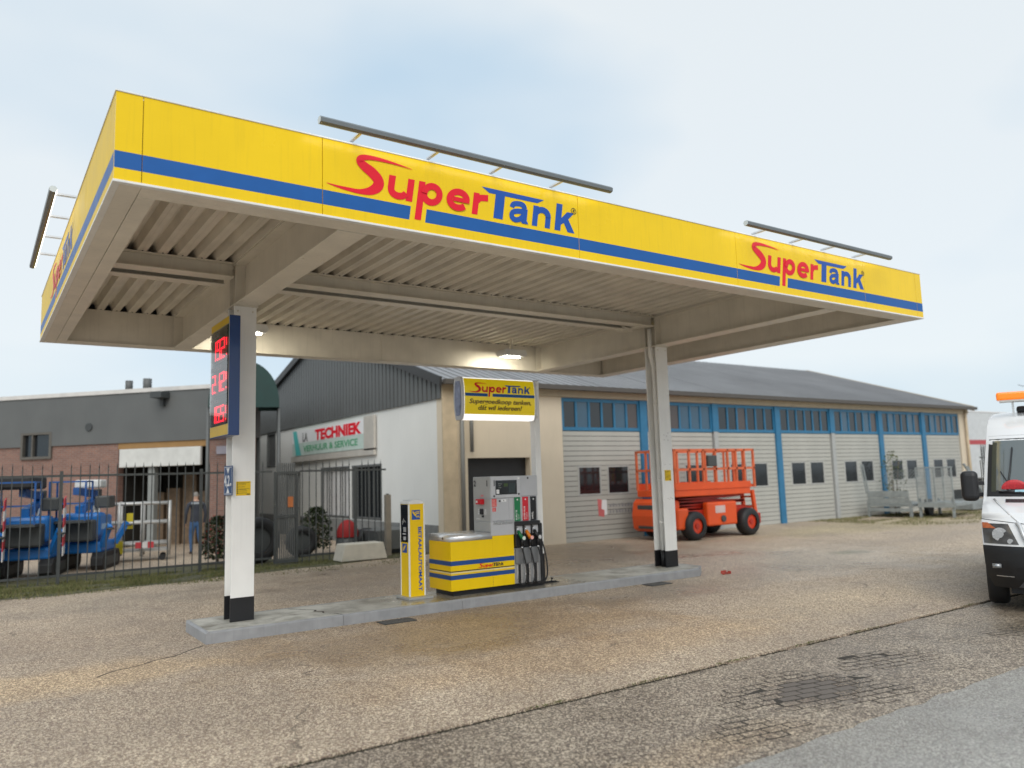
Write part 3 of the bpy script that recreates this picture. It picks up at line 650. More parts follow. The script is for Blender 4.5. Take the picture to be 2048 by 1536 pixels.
for lab, dg_, z1, z0, m in rows:
    pn = q('grade_panel', m, PY0+.03, PY1-.03, z0, z1, .004)
    text(lab, .085, (fp-.004, PY1-.05, z1-.095), (0, -1, 0), (0, 0, 1), TXTW, pn, bold=.01, maxw=.52 if len(lab) > 9 else .40)
    B('digit_window', mat('led board', (.05, .008, .012), .3), pn, (fp-.006, fp-.0045, PY0+.06, PY1-.06, z0+.03, z1-.13))
    for i, d in enumerate(dg_): digit(d, PY1-.13-i*.225, z0+.05, z1-z0-.21, .145, pn)
    b = MB().box(fp-.009, fp-.006, PY0+.09, PY0+.115, z0+.05, z0+.075); 
    for k in range(5): b.box(fp-.009, fp-.006, PY0+.09, PY0+.135, z1-.18-k*.022, z1-.168-k*.022)
    b.build('small_digit', LED, pn)
gm = bpy.data.materials.new('cover glass'); gm.use_nodes = True; n_, l_ = nodes(gm); n_.clear(); o1 = n_.new('ShaderNodeOutputMaterial'); m1 = n_.new('ShaderNodeMixShader'); tr = n_.new('ShaderNodeBsdfTransparent'); gl = n_.new('ShaderNodeBsdfGlossy'); fr_ = n_.new('ShaderNodeFresnel')
fr_.inputs[0].default_value = 2.6; gl.inputs['Roughness'].default_value = .03; l_(fr_.outputs[0], m1.inputs[0]); l_(tr.outputs[0], m1.inputs[1]); l_(gl.outputs[0], m1.inputs[2]); l_(m1.outputs[0], o1.inputs[0])
b = MB(); b.v += [(fp-.016, PY0+.02, 2.705), (fp-.016, PY0+.02, 4.015), (fp-.016, PY1-.02, 4.015), (fp-.016, PY1-.02, 2.705)]; b.face([0, 1, 2, 3]); b.build('cover_glass', gm, t)
# clearance sign
t = thing('clearance_sign', 'blue 4,2m clearance sign with white arrows on the side of the left column', 'height sign', (2.0, 3.9, 1.78))
B('plate', mat('sign blue', (.02, .075, .20), .35), t, (1.990, 2.000, 3.90, 4.30, 1.775, 2.165), bevel=.002)
onface(rect(-4.285, -3.915, 1.79, 1.797)+rect(-4.285, -3.915, 2.143, 2.150)+rect(-4.285, -4.278, 1.797, 2.143)+rect(-3.922, -3.915, 1.797, 2.143)+[[(-4.10, 2.06), (-4.02, 2.135), (-4.18, 2.135)]]+[[(-4.18, 1.805), (-4.02, 1.805), (-4.10, 1.88)]], (1.990, 0, 0), (0, -1, 0), (0, 0, 1), TXTW, t, 'arrow', .001, .0001)
text('4,2', .20, (1.990, 4.27, 1.90), (0, -1, 0), (0, 0, 1), TXTW, t, bold=.02, maxw=.26); text('m', .075, (1.990, 3.99, 1.90), (0, -1, 0), (0, 0, 1), TXTW, t, bold=.02)
# yellow notices on the column fronts
def notice(x0, x1, z0, z1, label):
    y = 3.971; t = thing('notice', label, 'notice', (x0, y, z0), 0, 'yellow instruction stickers on the columns')
    B('plate', mat('notice yellow', (.85, .56, .0), .4), t, (x0, x1, y-.003, y-.0002, z0, z1))
    w = x1-x0; h = z1-z0; b = []
    for i in range(6):
        z = z1-h*(.1+.145*i); b += rect(x0+w*.06, x0+w*.15, z-h*.04, z+h*.04) + rect(x0+w*.2, x0+w*(.92 if i in (0, 3) else rnd.uniform(.6, .85)), z-h*.012, z+h*.012)
        if i in (0, 3): b += rect(x0+w*.2, x0+w*.7, z-h*.055, z-h*.035)
    b += rect(x0+w*.72, x0+w*.95, z0+h*.05, z0+h*.12)
    onface(b, (0, y-.003, 0), (1, 0, 0), (0, 0, 1), TXTB, t, 'print', .0006, .00002)
notice(2.062, 2.252, 1.768, 1.955, 'square yellow rules sticker on the front of the left column')
notice(10.02, 10.185, 1.750, 1.952, 'small yellow rules sticker on the front of the right column')

# ------------------------------------------------------------------ fuel dispenser
t = thing('fuel_pump', 'yellow fuel dispenser with blue stripes, grey display head and three nozzles', 'fuel pump', (5.17, 3.72, IZ))
Z = IZ
X0, XM, XR, YF, YK = 5.17, 5.92, 6.33, 3.72, 4.40
B('plinth', BLK, t, (5.25, 6.95, 3.80, 4.34, Z, .225))
bd = B('body', PYEL, t, (X0, XM, YF, YK, .225, .955), (XM+.0005, XR, YF, 4.19, .225, 1.165), bevel=.004)
for z0, z1, m in ((.600, .668, PBLU), (.505, .520, TXTB), (.482, .503, mat('cream stripe', (.85, .70, .35), .35)), (.392, .458, PBLU)):
    nm = 'stripe'
    b = MB(); b.box(X0-.003, XR-.001, YF-.003, YF-.0002, z0, z1); b.box(X0-.003, X0-.0002, YF, YK-.002, z0, z1); b.build(nm, m, bd)
logo((5.63, YF-.0035, .536), (1, 0, 0), (0, 0, 1), bd, .165, None, TXTB, False, .0008)
B('panel_seam', DKG, bd, (XM-.001, XM+.001, YF-.0008, YF, .225, .6))
b = MB(); b.smooth = True
sec = [(YF-.004+.0, .957)] + [(YF+.045-.049*math.cos(a), 1.0+.06*math.sin(a)) for a in [R(k*15) for k in range(0, 7)]] + [(YK, 1.06), (YK, .957)]
b.prism(sec, X0-.004, XM-.002, 'x').build('lid', mat('polished lid', (.80, .80, .80), .22, .55), t)
MB().cyl((X0-.010, 3.95, 1.0), .018, .006, 12, 'x').build('lid_lock', TXTB, t)
# head
hx0, hx1, hy0, hy1, hz1 = 5.90, 6.81, 3.70, 4.21, 1.925
hd = B('cabinet', GRY, t, (hx0, hx1, hy0+.012, hy1, 1.0, hz1), bevel=.004)
def fpn(nm, m, x0, x1, z0, z1, d=.012, bev=.003, par=hd): return B(nm, m, par, (x0, x1, hy0+.0118-d, hy0+.0118, z0, z1), bevel=bev)
DISP = mat('display frame', (.56, .57, .59), .3)
dp = fpn('display_panel', DISP, hx0+.004, 6.462, 1.585, 1.921, .024)
B('screen', GLS, dp, (5.985, 6.395, hy0-.016, hy0-.0125, 1.635, 1.860), bevel=.001)
B('lcd', mat('lcd green', (.05, .085, .02), .2), dp, (6.14, 6.22, hy0-.0175, hy0-.0162, 1.76, 1.81)); B('lcd', mat('lcd grey', (.03, .045, .045), .2), dp, (6.23, 6.36, hy0-.0175, hy0-.0162, 1.66, 1.81))
for i, s in enumerate(('Bedrag', 'Liter', 'Prijs/l')): text(s, .024, (6.04, hy0-.016, 1.80-i*.030), (1, 0, 0), (0, 0, 1), mat('screen print', (.35, .38, .36), .5), dp, lift=.0006, depth=.0003)
B('sticker', TXTW, dp, (5.998, 6.052, hy0-.0172, hy0-.0162, 1.65, 1.715)); B('sticker', TXTW, dp, (6.41, 6.45, hy0-.0138, hy0-.0124, 1.87, 1.90))
for x_, z_ in ((5.955, 1.615), (6.43, 1.635)): MB().cyl((x_, hy0-.017, z_), .016, .006, 12, 'y').build('lock', TXTB, dp)
text('1', .13, (5.930, hy0-.0122, 1.775), (1, 0, 0), (0, 0, 1), TXTB, dp, bold=.02, name='numeral', lift=.0006)
rp = fpn('upper_panel', GRY, 6.468, hx1-.003, 1.600, 1.921, .016); MB().cyl((6.62, hy0-.008, 1.885), .016, .006, 12, 'y').build('lock', TXTB, rp)
lp = fpn('middle_panel', GRY, hx0+.004, 6.235, 1.232, 1.578, .014); fpn('middle_panel', GRY, 6.238, 6.325, 1.232, 1.578, .012)
MB().cyl((6.065, hy0-.006, 1.535), .017, .006, 12, 'y').build('lock', TXTB, lp)
B('sticker', TXTW, lp, (6.095, 6.19, hy0-.0032, hy0-.0024, 1.52, 1.56)); text('8', .03, (6.13, hy0-.0032, 1.53), (1, 0, 0), (0, 0, 1), TXTB, lp, bold=.02, lift=.0005, depth=.0003)
ws = B('warning_label', mat('warning red', (.70, .08, .08), .4), lp, (5.915, 6.005, hy0-.0034, hy0-.0024, 1.45, 1.572), (5.922, 5.99, hy0-.0034, hy0-.0024, 1.375, 1.438))
onface([r_ for i in range(5) for r_ in rect(5.922, rnd.uniform(5.97, 5.998), 1.465+i*.02, 1.471+i*.02)]+[r_ for i in range(3) for r_ in rect(5.928, rnd.uniform(5.965, 5.984), 1.385+i*.018, 1.390+i*.018)], (0, hy0-.0034, 0), (1, 0, 0), (0, 0, 1), mat('pale pink print', (.85, .55, .5), .5), lp, 'print', .0004, .00001)['kind'] = 'stuff'
vt = MB()
for i in range(24): vt.box(5.94+i*.016, 5.948+i*.016, hy0-.004, hy0+.012, 1.175, 1.222)
o = vt.build('vent', SIL, hd)
# grade plates
for i, (s1, s2, m) in enumerate((('EURO 95', 'ongelood', GRN), ('SUPER PLUS', '98 ongelood', REDP), ('DIESEL', '', BLK))):
    x0 = 6.342+i*.158; g = fpn('grade_plate', m, x0, x0+.118, 1.205, 1.585, .016, .003)
    fpn('plate_edge', SIL, x0-.012, x0-.002, 1.205, 1.585, .014, 0); 
    text(s1, .040, (x0+.050, hy0-.0044, 1.225), (0, 0, 1), (-1, 0, 0), TXTW, g, bold=.02, lift=.0006, depth=.0003)
    if s2: text(s2, .022, (x0+.086, hy0-.0044, 1.225), (0, 0, 1), (-1, 0, 0), TXTW, g, bold=.01, lift=.0006, depth=.0003)
    MB().cyl((x0+.06, hy0-.0085, 1.545), .013, .004, 10, 'y').build('dot', TXTW, g)
# side of the head, facing the left
sx = hx0
for (y0, y1, z0, z1) in ((hy0+.018, hy1-.004, 1.585, 1.921), (hy0+.018, hy1-.004, 1.222, 1.575), (hy0+.018, hy1-.004, 1.065, 1.212)): B('side_panel', mat('side panel grey', (.44, .44, .425), .4, var=.05), hd, (sx-.008, sx-.0002, y0, y1, z0, z1), bevel=.002)
text('2', .13, (sx-.008, 4.185, 1.775), (0, -1, 0), (0, 0, 1), TXTB, hd, bold=.02, name='numeral'); text('1', .13, (sx-.008, 3.82, 1.775), (0, -1, 0), (0, 0, 1), TXTB, hd, bold=.02, name='numeral')
em = B('emergency_button', mat('button red', (.62, .01, .02), .35), hd, (sx-.085, sx-.008, 3.88, 4.02, 1.490, 1.575), bevel=.006)
B('button_mark', TXTW, em, (sx-.0865, sx-.0852, 3.96, 4.005, 1.515, 1.550)); B('sticker', mat('pale red', (.7, .25, .25), .5), hd, (sx-.009, sx-.0081, 3.90, 3.98, 1.61, 1.64))
b = MB()
for yy in (4.06, 4.03, 3.87, 3.84):
    for zz in (1.40, 1.37, 1.34): b.box(sx-.010, sx-.0081, yy-.010, yy+.010, zz-.010, zz+.010)
b.build('pictogram', TXTW, hd); MB().box(sx-.035, sx-.0081, 3.91, 3.99, 1.33, 1.42).build('card_reader', PLAS, hd, .006); B('card_slot', PLAS, hd, (sx-.02, sx-.0081, 3.90, 3.95, 1.285, 1.315))
text('tankpas', .04, (sx-.008, 4.14, 1.25), (0, -1, 0), (0, 0, 1), TXTW, hd, lift=.0005, depth=.0003)
# nozzle boot block
nb = B('nozzle_boot', PLAS, t, (6.345, 6.845, hy0+.055, hy1-.05, .78, 1.195), bevel=.01)
for i in range(4): B('boot_divider', PLAS, nb, (6.340+i*.158, 6.360+i*.158, hy0-.02, hy0+.06, .80, 1.19), bevel=.006)
B('boot_hood', PLAS, nb, (6.345, 6.83, hy0-.03, hy0+.055, 1.13, 1.198), bevel=.012)
lowp = B('lower_cabinet', mat('stainless', (.45, .46, .47), .32, .6, var=.15), t, (6.335, 6.845, hy0+.03, hy1-.05, .225, .778), bevel=.004)
for i in range(3):
    x0 = 6.37+i*.158; B('hose_guide', SIL, lowp, (x0, x0+.022, hy0+.006, hy0+.029, .23, .52), (x0+.075, x0+.097, hy0+.006, hy0+.029, .23, .52), bevel=.003)
    B('hose_slot', BLK, lowp, (x0+.024, x0+.073, hy0+.018, hy0+.0295, .23, .52))
    B('boot_tray', mat('tray grey', (.25, .26, .27), .35, .5), lowp, (x0-.02, x0+.11, hy0+.004, hy0+.029, .53, .776), bevel=.006)
for i, m in enumerate((mat('nozzle green', (.005, .16, .05), .4), mat('nozzle orange', (.75, .22, .01), .4), mat('nozzle black', (.015, .015, .016), .4))):
    x0 = 6.43+i*.158; y = hy0-.03
    nz_ = MB().tube([(x0-.045, y+.05, 1.115), (x0-.02, y+.02, 1.03)], .011, 8).build('spout', CHR, t)
    b = MB(); b.tube([(x0-.028, y+.028, 1.05), (x0+.0, y, .975), (x0+.028, y-.01, .93)], .026, 10, .034); b.build('nozzle', m, t)
    MB().tube([(x0+.028, y-.012, .935), (x0+.022, y-.005, .87), (x0+.02, y, .80)], .022, 10, .018).build('nozzle_handle', PLAS, t)
    MB().cyl((x0+.035, y-.047, .935), .030, .012, 14, 'y').build('nozzle_badge', mat('badge%d' % i, ((.75, .85, .75), (.85, .45, .4), (.6, .6, .6))[i], .4), t)
    MB().tube([(x0+.02, y, .80), (x0+.02, y, .775)], .017, 10).build('swivel', CHR, t)
    pts = catmull([(x0+.02, y, .78), (x0+.045, y-.03, .62), (x0+.065, y-.05, .42), (x0+.05, y-.05, .28), (x0+.0, y-.035, .215), (x0-.035, y-.0, .25), (x0-.03, y+.035, .36), (x0-.015, y+.05, .5)], 5)
    MB().tube(pts, .0125, 8).build('hose', RUB, t)
# right flank hose reel housing
B('flank', BLK, t, (6.848, 6.935, hy0+.06, hy1-.02, .225, 1.15), bevel=.02)
MB().tube(catmull([(6.86, 3.68, .86), (6.90, 3.64, .6), (6.90, 3.62, .35), (6.84, 3.64, .22), (6.74, 3.68, .22)], 5), .0125, 8).build('hose', RUB, t)
setworld()
b = MB(); b.tube([(6.98, 4.0, Z+.018), (7.32, 3.93, Z+.018)], .012, 6); b.tube([(7.22, 3.95, Z+.02), (7.24, 3.95, Z+.07)], .010, 6); b.cyl((7.24, 3.95, Z+.06), .022, .02, 8); b.box(6.98, 7.35, 3.90, 3.98, Z+.001, Z+.010)
single(b.build('hose_hook', BLK), 'short black iron rod lying on the island at the foot of the pump', 'iron rod')

# ------------------------------------------------------------------ payment pillar
t = thing('payment_pillar', 'narrow yellow payment pillar with white edges and blue lettering', 'payment terminal', (4.61, 4.0, IZ))
B('foot', mat('foot steel', (.42, .42, .40), .45, .3), t, (4.55, 4.955, 3.885, 4.33, IZ, IZ+.035), bevel=.006)
b = MB(); px0, px1, py0, py1, zt = 4.610, 4.885, 3.995, 4.285, 1.555
bodyp = B('body', mat('pillar yellow', (.92, .60, .002), .34, var=.04, spec=.35), t, (px0+.004, px1-.004, py0+.004, py1-.004, IZ+.035, zt))
def arcp(n=8): return [(px0+(px1-px0)*i/n, zt-.012+.055*math.sin(math.pi*(.12+.88*i/n))-.055*math.sin(math.pi*.12)) for i in range(n+1)]
MB().prism([(px0, zt-.01)]+[(px0+(px1-px0)*i/10, zt+.055*(1-(i/10-.45)**2/.31)) for i in range(11)]+[(px1, zt-.01)], py0, py1, 'y').build('dome', mat('pillar white', (.82, .82, .80), .3), t, .004)
for x_, y_ in ((px0, py0), (px1-.022, py0), (px0, py1-.022), (px1-.022, py1-.022)): B('edge_profile', MATS['pillar white'], t, (x_-.002, x_+.024, y_-.002, y_+.024, IZ+.036, zt-.012), bevel=.008)
ic = B('pictogram_plate', mat('icon blue', (.01, .08, .38), .35), t, (4.665, 4.805, py0+.0015, py0+.0038, 1.310, 1.455))
onface([[(-.06, .035), (-.045, .05), (.005, -.01), (-.01, -.022)]]+ribbon([(-.02, .03), (.02, .045), (.06, .04)], .012)+ribbon([(-.01, .0), (.02, .02), (.055, .02)], .014)+ribbon([(.01, -.03), (.04, -.02), (.055, -.045)], .012)+ribbon([(-.055, .06), (.02, -.04)], .010, False), (4.735, py0+.0015, 1.382), (1, 0, 0), (0, 0, 1), MATS['pillar yellow'], ic, 'hand_and_card', .001, .00005)
text('BETAALAUTOMAAT', .078, (4.772, py0+.004, 1.205), (0, 0, -1), (1, 0, 0), mat('pillar blue', (.01, .08, .38), .4), t, bold=.03, maxw=.95, lift=.0008)
tp = B('terminal_panel', mat('terminal black', (.01, .01, .011), .12, spec=.8), t, (px0-.001, px0+.0035, py0+.030, py1-.030, .975, zt-.015))
fxp = px0-.0015
B('screen', GLS, tp, (fxp-.003, fxp-.0002, 4.07, 4.21, 1.38, 1.50)); B('keypad', SIL, tp, (fxp-.006, fxp-.0002, 4.08, 4.16, 1.13, 1.20), bevel=.002)
B('card_slot', GRY, tp, (fxp-.010, fxp-.0002, 4.09, 4.18, 1.09, 1.11), bevel=.002); B('receipt_slot', GRY, tp, (fxp-.012, fxp-.0002, 4.09, 4.15, 1.01, 1.06), bevel=.002)
onface(ribbon([(-4.2, 1.24), (-4.14, 1.30), (-4.10, 1.27)], .006)+ribbon([(-4.2, 1.27), (-4.15, 1.33)], .006, False), (fxp, 0, 0), (0, -1, 0), (0, 0, 1), TXTW, tp, 'print', .0006, .00002)
ic = B('pictogram_plate', MATS['icon blue'], t, (px0+.0005, px0+.0036, 4.065, 4.215, .82, .955))
onface([[(-.05, -.02), (-.03, -.04), (.03, .03), (.01, .05)]]+ribbon([(-.03, .0), (.0, .03), (.04, .035)], .012), (px0+.0005, 4.14, .885), (0, -1, 0), (0, 0, 1), MATS['pillar yellow'], ic, 'hand_and_card', .001, .00005)

# ------------------------------------------------------------------ pole with slogan sign
t = thing('slogan_sign_pole', 'slim white pole behind the pump carrying the lit yellow slogan sign', 'sign pole', (7.07, 4.05, IZ))
pl = MB().box(7.015, 7.125, 3.99, 4.13, .622, 3.53).build('pole', COLW, t, .006)
B('black_base', BLK, pl, (7.012, 7.128, 3.987, 4.133, IZ, .620)); B('pole_cap', BLK, pl, (7.012, 7.128, 3.987, 4.133, 3.531, 3.537))
sec = [(3.86, 2.830), (3.820, 2.842), (3.790, 2.93), (3.775, 3.07), (3.772, 3.22), (3.785, 3.38), (3.812, 3.488), (3.84, 3.505), (4.0, 3.505), (4.03, 3.40), (4.04, 3.20), (4.03, 3.0), (3.99, 2.84), (3.97, 2.83)]
def sy(z):
    pts = sec[1:7]
    for (a, za), (c, zc) in zip(pts, pts[1:]):
        if za <= z <= zc: return a+(c-a)*(z-za)/(zc-za)
    return pts[0][0] if z < pts[0][1] else pts[-1][0]
bx_ = MB(); bx_.smooth = True; bx_.prism(sec, 5.505, 6.875, 'x').build('light_box', SIGNWH, t)
for x0, x1 in ((5.462, 5.505), (6.875, 6.915)):
    s2 = [(3.9+(y-3.9)*1.03, 3.17+(z-3.17)*1.02) for y, z in sec]; MB().prism(s2, x0, x1, 'x').build('end_cap', mat('end cap', (.62, .63, .66), .4, .2), t, .006)
b = MB(); b.prism([(3.9+(y-3.9)*.72, 3.17+(z-3.17)*.82) for y, z in sec], 5.455, 5.4615, 'x'); b.build('end_cover', mat('blue-grey cover', (.22, .24, .34), .3, .4, var=.4, scale=12), t, .003)
# yellow skin following the bulge, above a bare white lower band
def skin(x0, x1, z0, z1, m, nm, off, par, n=14):
    def fn(u, v): z = z0+(z1-z0)*v; return (x0+(x1-x0)*u, sy(z)-off, z)
    return MB().grid(fn, 1, n).build(nm, m, par)
sk = skin(5.508, 6.872, 2.915, 3.487, SIGNYEL, 'sign_face', .003, t)
def wrap(o, off):
    for v in o.data.vertices:
        z = v.co.z+ORGN.z; d = v.co.y+ORGN.y; v.co.y = sy(z)-off+(d-3.7)-ORGN.y
for x0, x1 in ((5.515, 5.94), (6.03, 6.868)): skin(x0, x1, 3.200, 3.250, BLU, 'stripe', .005, t, 4)
n0 = set(bpy.data.objects)
logo((5.585, 3.7, 3.268), (1, 0, 0), (0, 0, 1), t, .402, None, None, True, .0005)
ST = mat('slogan print', (.10, .055, .02), .5)
text('Supergoedkoop tanken,', .105, (5.585, 3.7, 3.085), (1, 0, 0), (0, 0, 1), ST, t, bold=.018, shear=.25, maxw=1.20, lift=.001)
text('dát wil iedereen!', .105, (5.745, 3.7, 2.985), (1, 0, 0), (0, 0, 1), ST, t, bold=.018, shear=.25, maxw=.85, lift=.001)
for o in set(bpy.data.objects)-n0: wrap(o, .006)
for z in (3.45, 2.9): B('sign_clamp', STEEL, t, (6.95, 7.0145, 3.9, 4.06, z-.02, z+.02))

# ------------------------------------------------------------------ garage building (long facade on Y = 11, gable side on X = 9.18)
GX0, GX1, GY, GYB, GR, GRY_ = 9.18, 36.75, 11.0, 27.0, 7.15, 19.3
t = thing('garage_building', 'long cream garage hall with blue frames, seven pale shutter doors and grey pitched roof', 'building', (GX0, GY, 0))
NB_ = 7; bx0 = 13.12; bays = [bx0]+[16.33+i*3.3 for i in range(6)]+[35.95]
# walls
w = MB(); w.box(GX0, 9.92, GY, GY+.3, 0, 4.38); w.box(9.92, 11.94, GY, GY+.3, 2.44, 4.38); w.box(11.94, bx0, GY, GY+.3, 0, 4.38)
w.box(bx0, bays[-1], GY, GY+.3, 4.16, 4.38); w.box(bays[-1], GX1, GY, GY+.3, 0, 4.38); w.build('front_wall', CRE, t)
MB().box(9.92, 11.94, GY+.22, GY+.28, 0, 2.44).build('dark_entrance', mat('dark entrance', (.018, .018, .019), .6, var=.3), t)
B('corner_pier', mat('pier tan', (.52, .42, .29), .8, var=.15), t, (GX0-.02, GX0+.42, GY-.05, GY-.002, 0, 4.37))
MB().tube([(9.72, GY-.08, 4.3), (9.72, GY-.08, 0)], .055, 8).build('downpipe', mat('pipe grey', (.20, .20, .19), .5), t)
w = MB(); w.box(GX1-.3, GX1, GY+.301, GYB-.3, 0, 4.38); w.box(GX0+.3, GX1-.3, GYB-.3, GYB, 0, 5.0); w.build('rear_wall', CRE, t)
# side wall with openings (white), facing left
def side_wall():
    ops = [(14.7, 16.9, .75, 2.42), (17.1, 19.6, .75, 2.42), (21.7, 23.2, 0, 2.35), (24.6, 25.7, 2.6, 4.0-.01)]
    w = MB(); ys = sorted({GY+.301, GYB-.3}|{a for o in ops for a in o[:2]})
    for a, c in zip(ys, ys[1:]):
        o = [q for q in ops if q[0] <= a+.01 and c-.01 <= q[1]]
        if o: z0, z1 = o[0][2], o[0][3]; (w.box(GX0, GX0+.3, a, c, 0, z0) if z0 > 0 else None); (w.box(GX0, GX0+.3, a, c, z1, 4.0) if z1 < 3.98 else None)
        else: w.box(GX0, GX0+.3, a, c, 0, 4.0)
    return w.build('side_wall', WALLW, t)
sw = side_wall()
B('plinth', mat('plinth grey', (.22, .225, .22), .8, var=.2), t, (GX0-.03, GX0-.002, GY+.3, 21.7, 0, .72), (GX0-.03, GX0-.002, 23.2, GYB-.3, 0, .72))
for (a, c, z0, z1, kind) in ((14.7, 16.9, .75, 2.42, 'd'), (17.1, 19.6, .75, 2.42, 'w'), (21.7, 23.2, 0, 2.35, 'door'), (24.6, 25.7, 2.6, 3.98, 'd')):
    if kind == 'door':
        d = B('door', mat('side door white', (.62, .63, .60), .5), t, (GX0+.06, GX0+.12, a+.05, c-.05, .02, z1-.05)); B('handle', SIL, d, (GX0+.02, GX0+.06, a+.15, a+.28, 1.0, 1.04))
        B('door_frame', GREYC, t, (GX0-.02, GX0+.14, a-.002, a+.05, 0, z1), (GX0-.02, GX0+.14, c-.05, c+.002, 0, z1), (GX0-.02, GX0+.14, a+.05, c-.05, z1-.05, z1)); continue
    f = B('window', GREYC, t, (GX0-.015, GX0+.14, a-.002, a+.07, z0, z1), (GX0-.015, GX0+.14, c-.07, c+.002, z0, z1), (GX0-.015, GX0+.14, a+.07, c-.07, z1-.07, z1), (GX0-.015, GX0+.14, a+.07, c-.07, z0, z0+.07))
    if kind == 'd': B('pane', GLS, f, (GX0+.08, GX0+.10, a+.07, c-.07, z0+.07, z1-.07)); B('security_bar', GREYC, f, *[(GX0+.03, GX0+.05, a+.07+(c-a-.14)*k/7, a+.10+(c-a-.14)*k/7, z0+.07, z1-.07) for k in range(1, 7)])
    else: B('blind', mat('blind white', (.66, .65, .64), .6), f, (GX0+.08, GX0+.10, a+.07, c-.07, z0+.07, z1-.07)); B('security_bar', GREYC, f, *[(GX0+.03, GX0+.05, a+.07+(c-a-.14)*k/6, a+.11+(c-a-.14)*k/6, z0+.07, z1-.07) for k in range(1, 6)])
# gable cladding: ribbed grey sheets above the white wall
def roofz(y): return 4.42+(GR-4.42)*(y-GY)/(GRY_-GY) if y < GRY_ else GR-(GR-5.1)*(y-GRY_)/(GYB-GRY_)
y = GY+.002
while y < GYB-.05:
    y1 = min(y+1.0, GYB); b = MB(); k = y
    while k < y1-.02:
        k1 = min(k+.25, y1); b.prism([(k, 4.0), (k1-.06, 4.0), (k1-.06, roofz(k1-.06)-.05), (k, roofz(k)-.05)], GX0-.055, GX0+.02, 'x'); b.prism([(k1-.06, 4.0), (k1, 4.0), (k1, roofz(k1)-.05), (k1-.06, roofz(k1-.06)-.05)], GX0-.02, GX0+.019, 'x'); k = k1
    b.build('cladding_sheet', GREYC, t); y = y1
# roof in sheets, verges, gutter
for i in range(10):
    a = GX0-.12+(GX1-GX0+.3)*i/10; c = GX0-.12+(GX1-GX0+.3)*(i+1)/10
    b = MB(); b.prism([(GY-.22, 4.40), (GRY_, GR+.03), (GRY_, GR+.10), (GY-.22, 4.47)], a+.005, c-.005, 'x'); 
    for k in range(9): xx = a+.15+k*.32; b.prism([(GY-.2, 4.48), (GRY_-.05, GR+.095), (GRY_-.05, GR+.12), (GY-.2, 4.505)], xx, xx+.03, 'x')
    b.build('roof_sheet', ROOFG, t); b = MB(); b.prism([(GRY_, GR+.03), (GYB+.2, 5.07), (GYB+.2, 5.14), (GRY_, GR+.10)], a+.005, c-.005, 'x').build('roof_sheet', ROOFG, t)
MB().prism([(GY-.24, 4.30), (GRY_, GR-.10), (GYB+.22, 4.96), (GYB+.22, 5.20), (GRY_, GR+.17), (GY-.24, 4.54)], GX0-.20, GX0-.125, 'x').build('verge', mat('verge black', (.03, .03, .03), .5), t)
MB().prism([(GY-.24, 4.30), (GRY_, GR-.10), (GYB+.22, 4.96), (GYB+.22, 5.18), (GRY_, GR+.15), (GY-.24, 4.52)], GX1+.18, GX1+.25, 'x').build('verge', MATS['pier tan'], t)
B('gutter', mat('gutter brown', (.085, .075, .065), .5), t, (GX0-.1, GX1+.2, GY-.40, GY-.235, 4.34, 4.47)); B('fascia_board', mat('fascia tan', (.52, .44, .32), .7, var=.1), t, (GX0+.3, GX1, GY-.06, GY-.003, 4.17, 4.385))
MB().tube([(36.4, GY-.1, 4.3), (36.4, GY-.1, 0)], .06, 8).build('downpipe', MATS['pier tan'], t); MB().tube([(10.0, GY-.1, 4.3), (10.0, GY-.1, 2.6)], .05, 8).build('downpipe', MATS['pipe grey'], t)
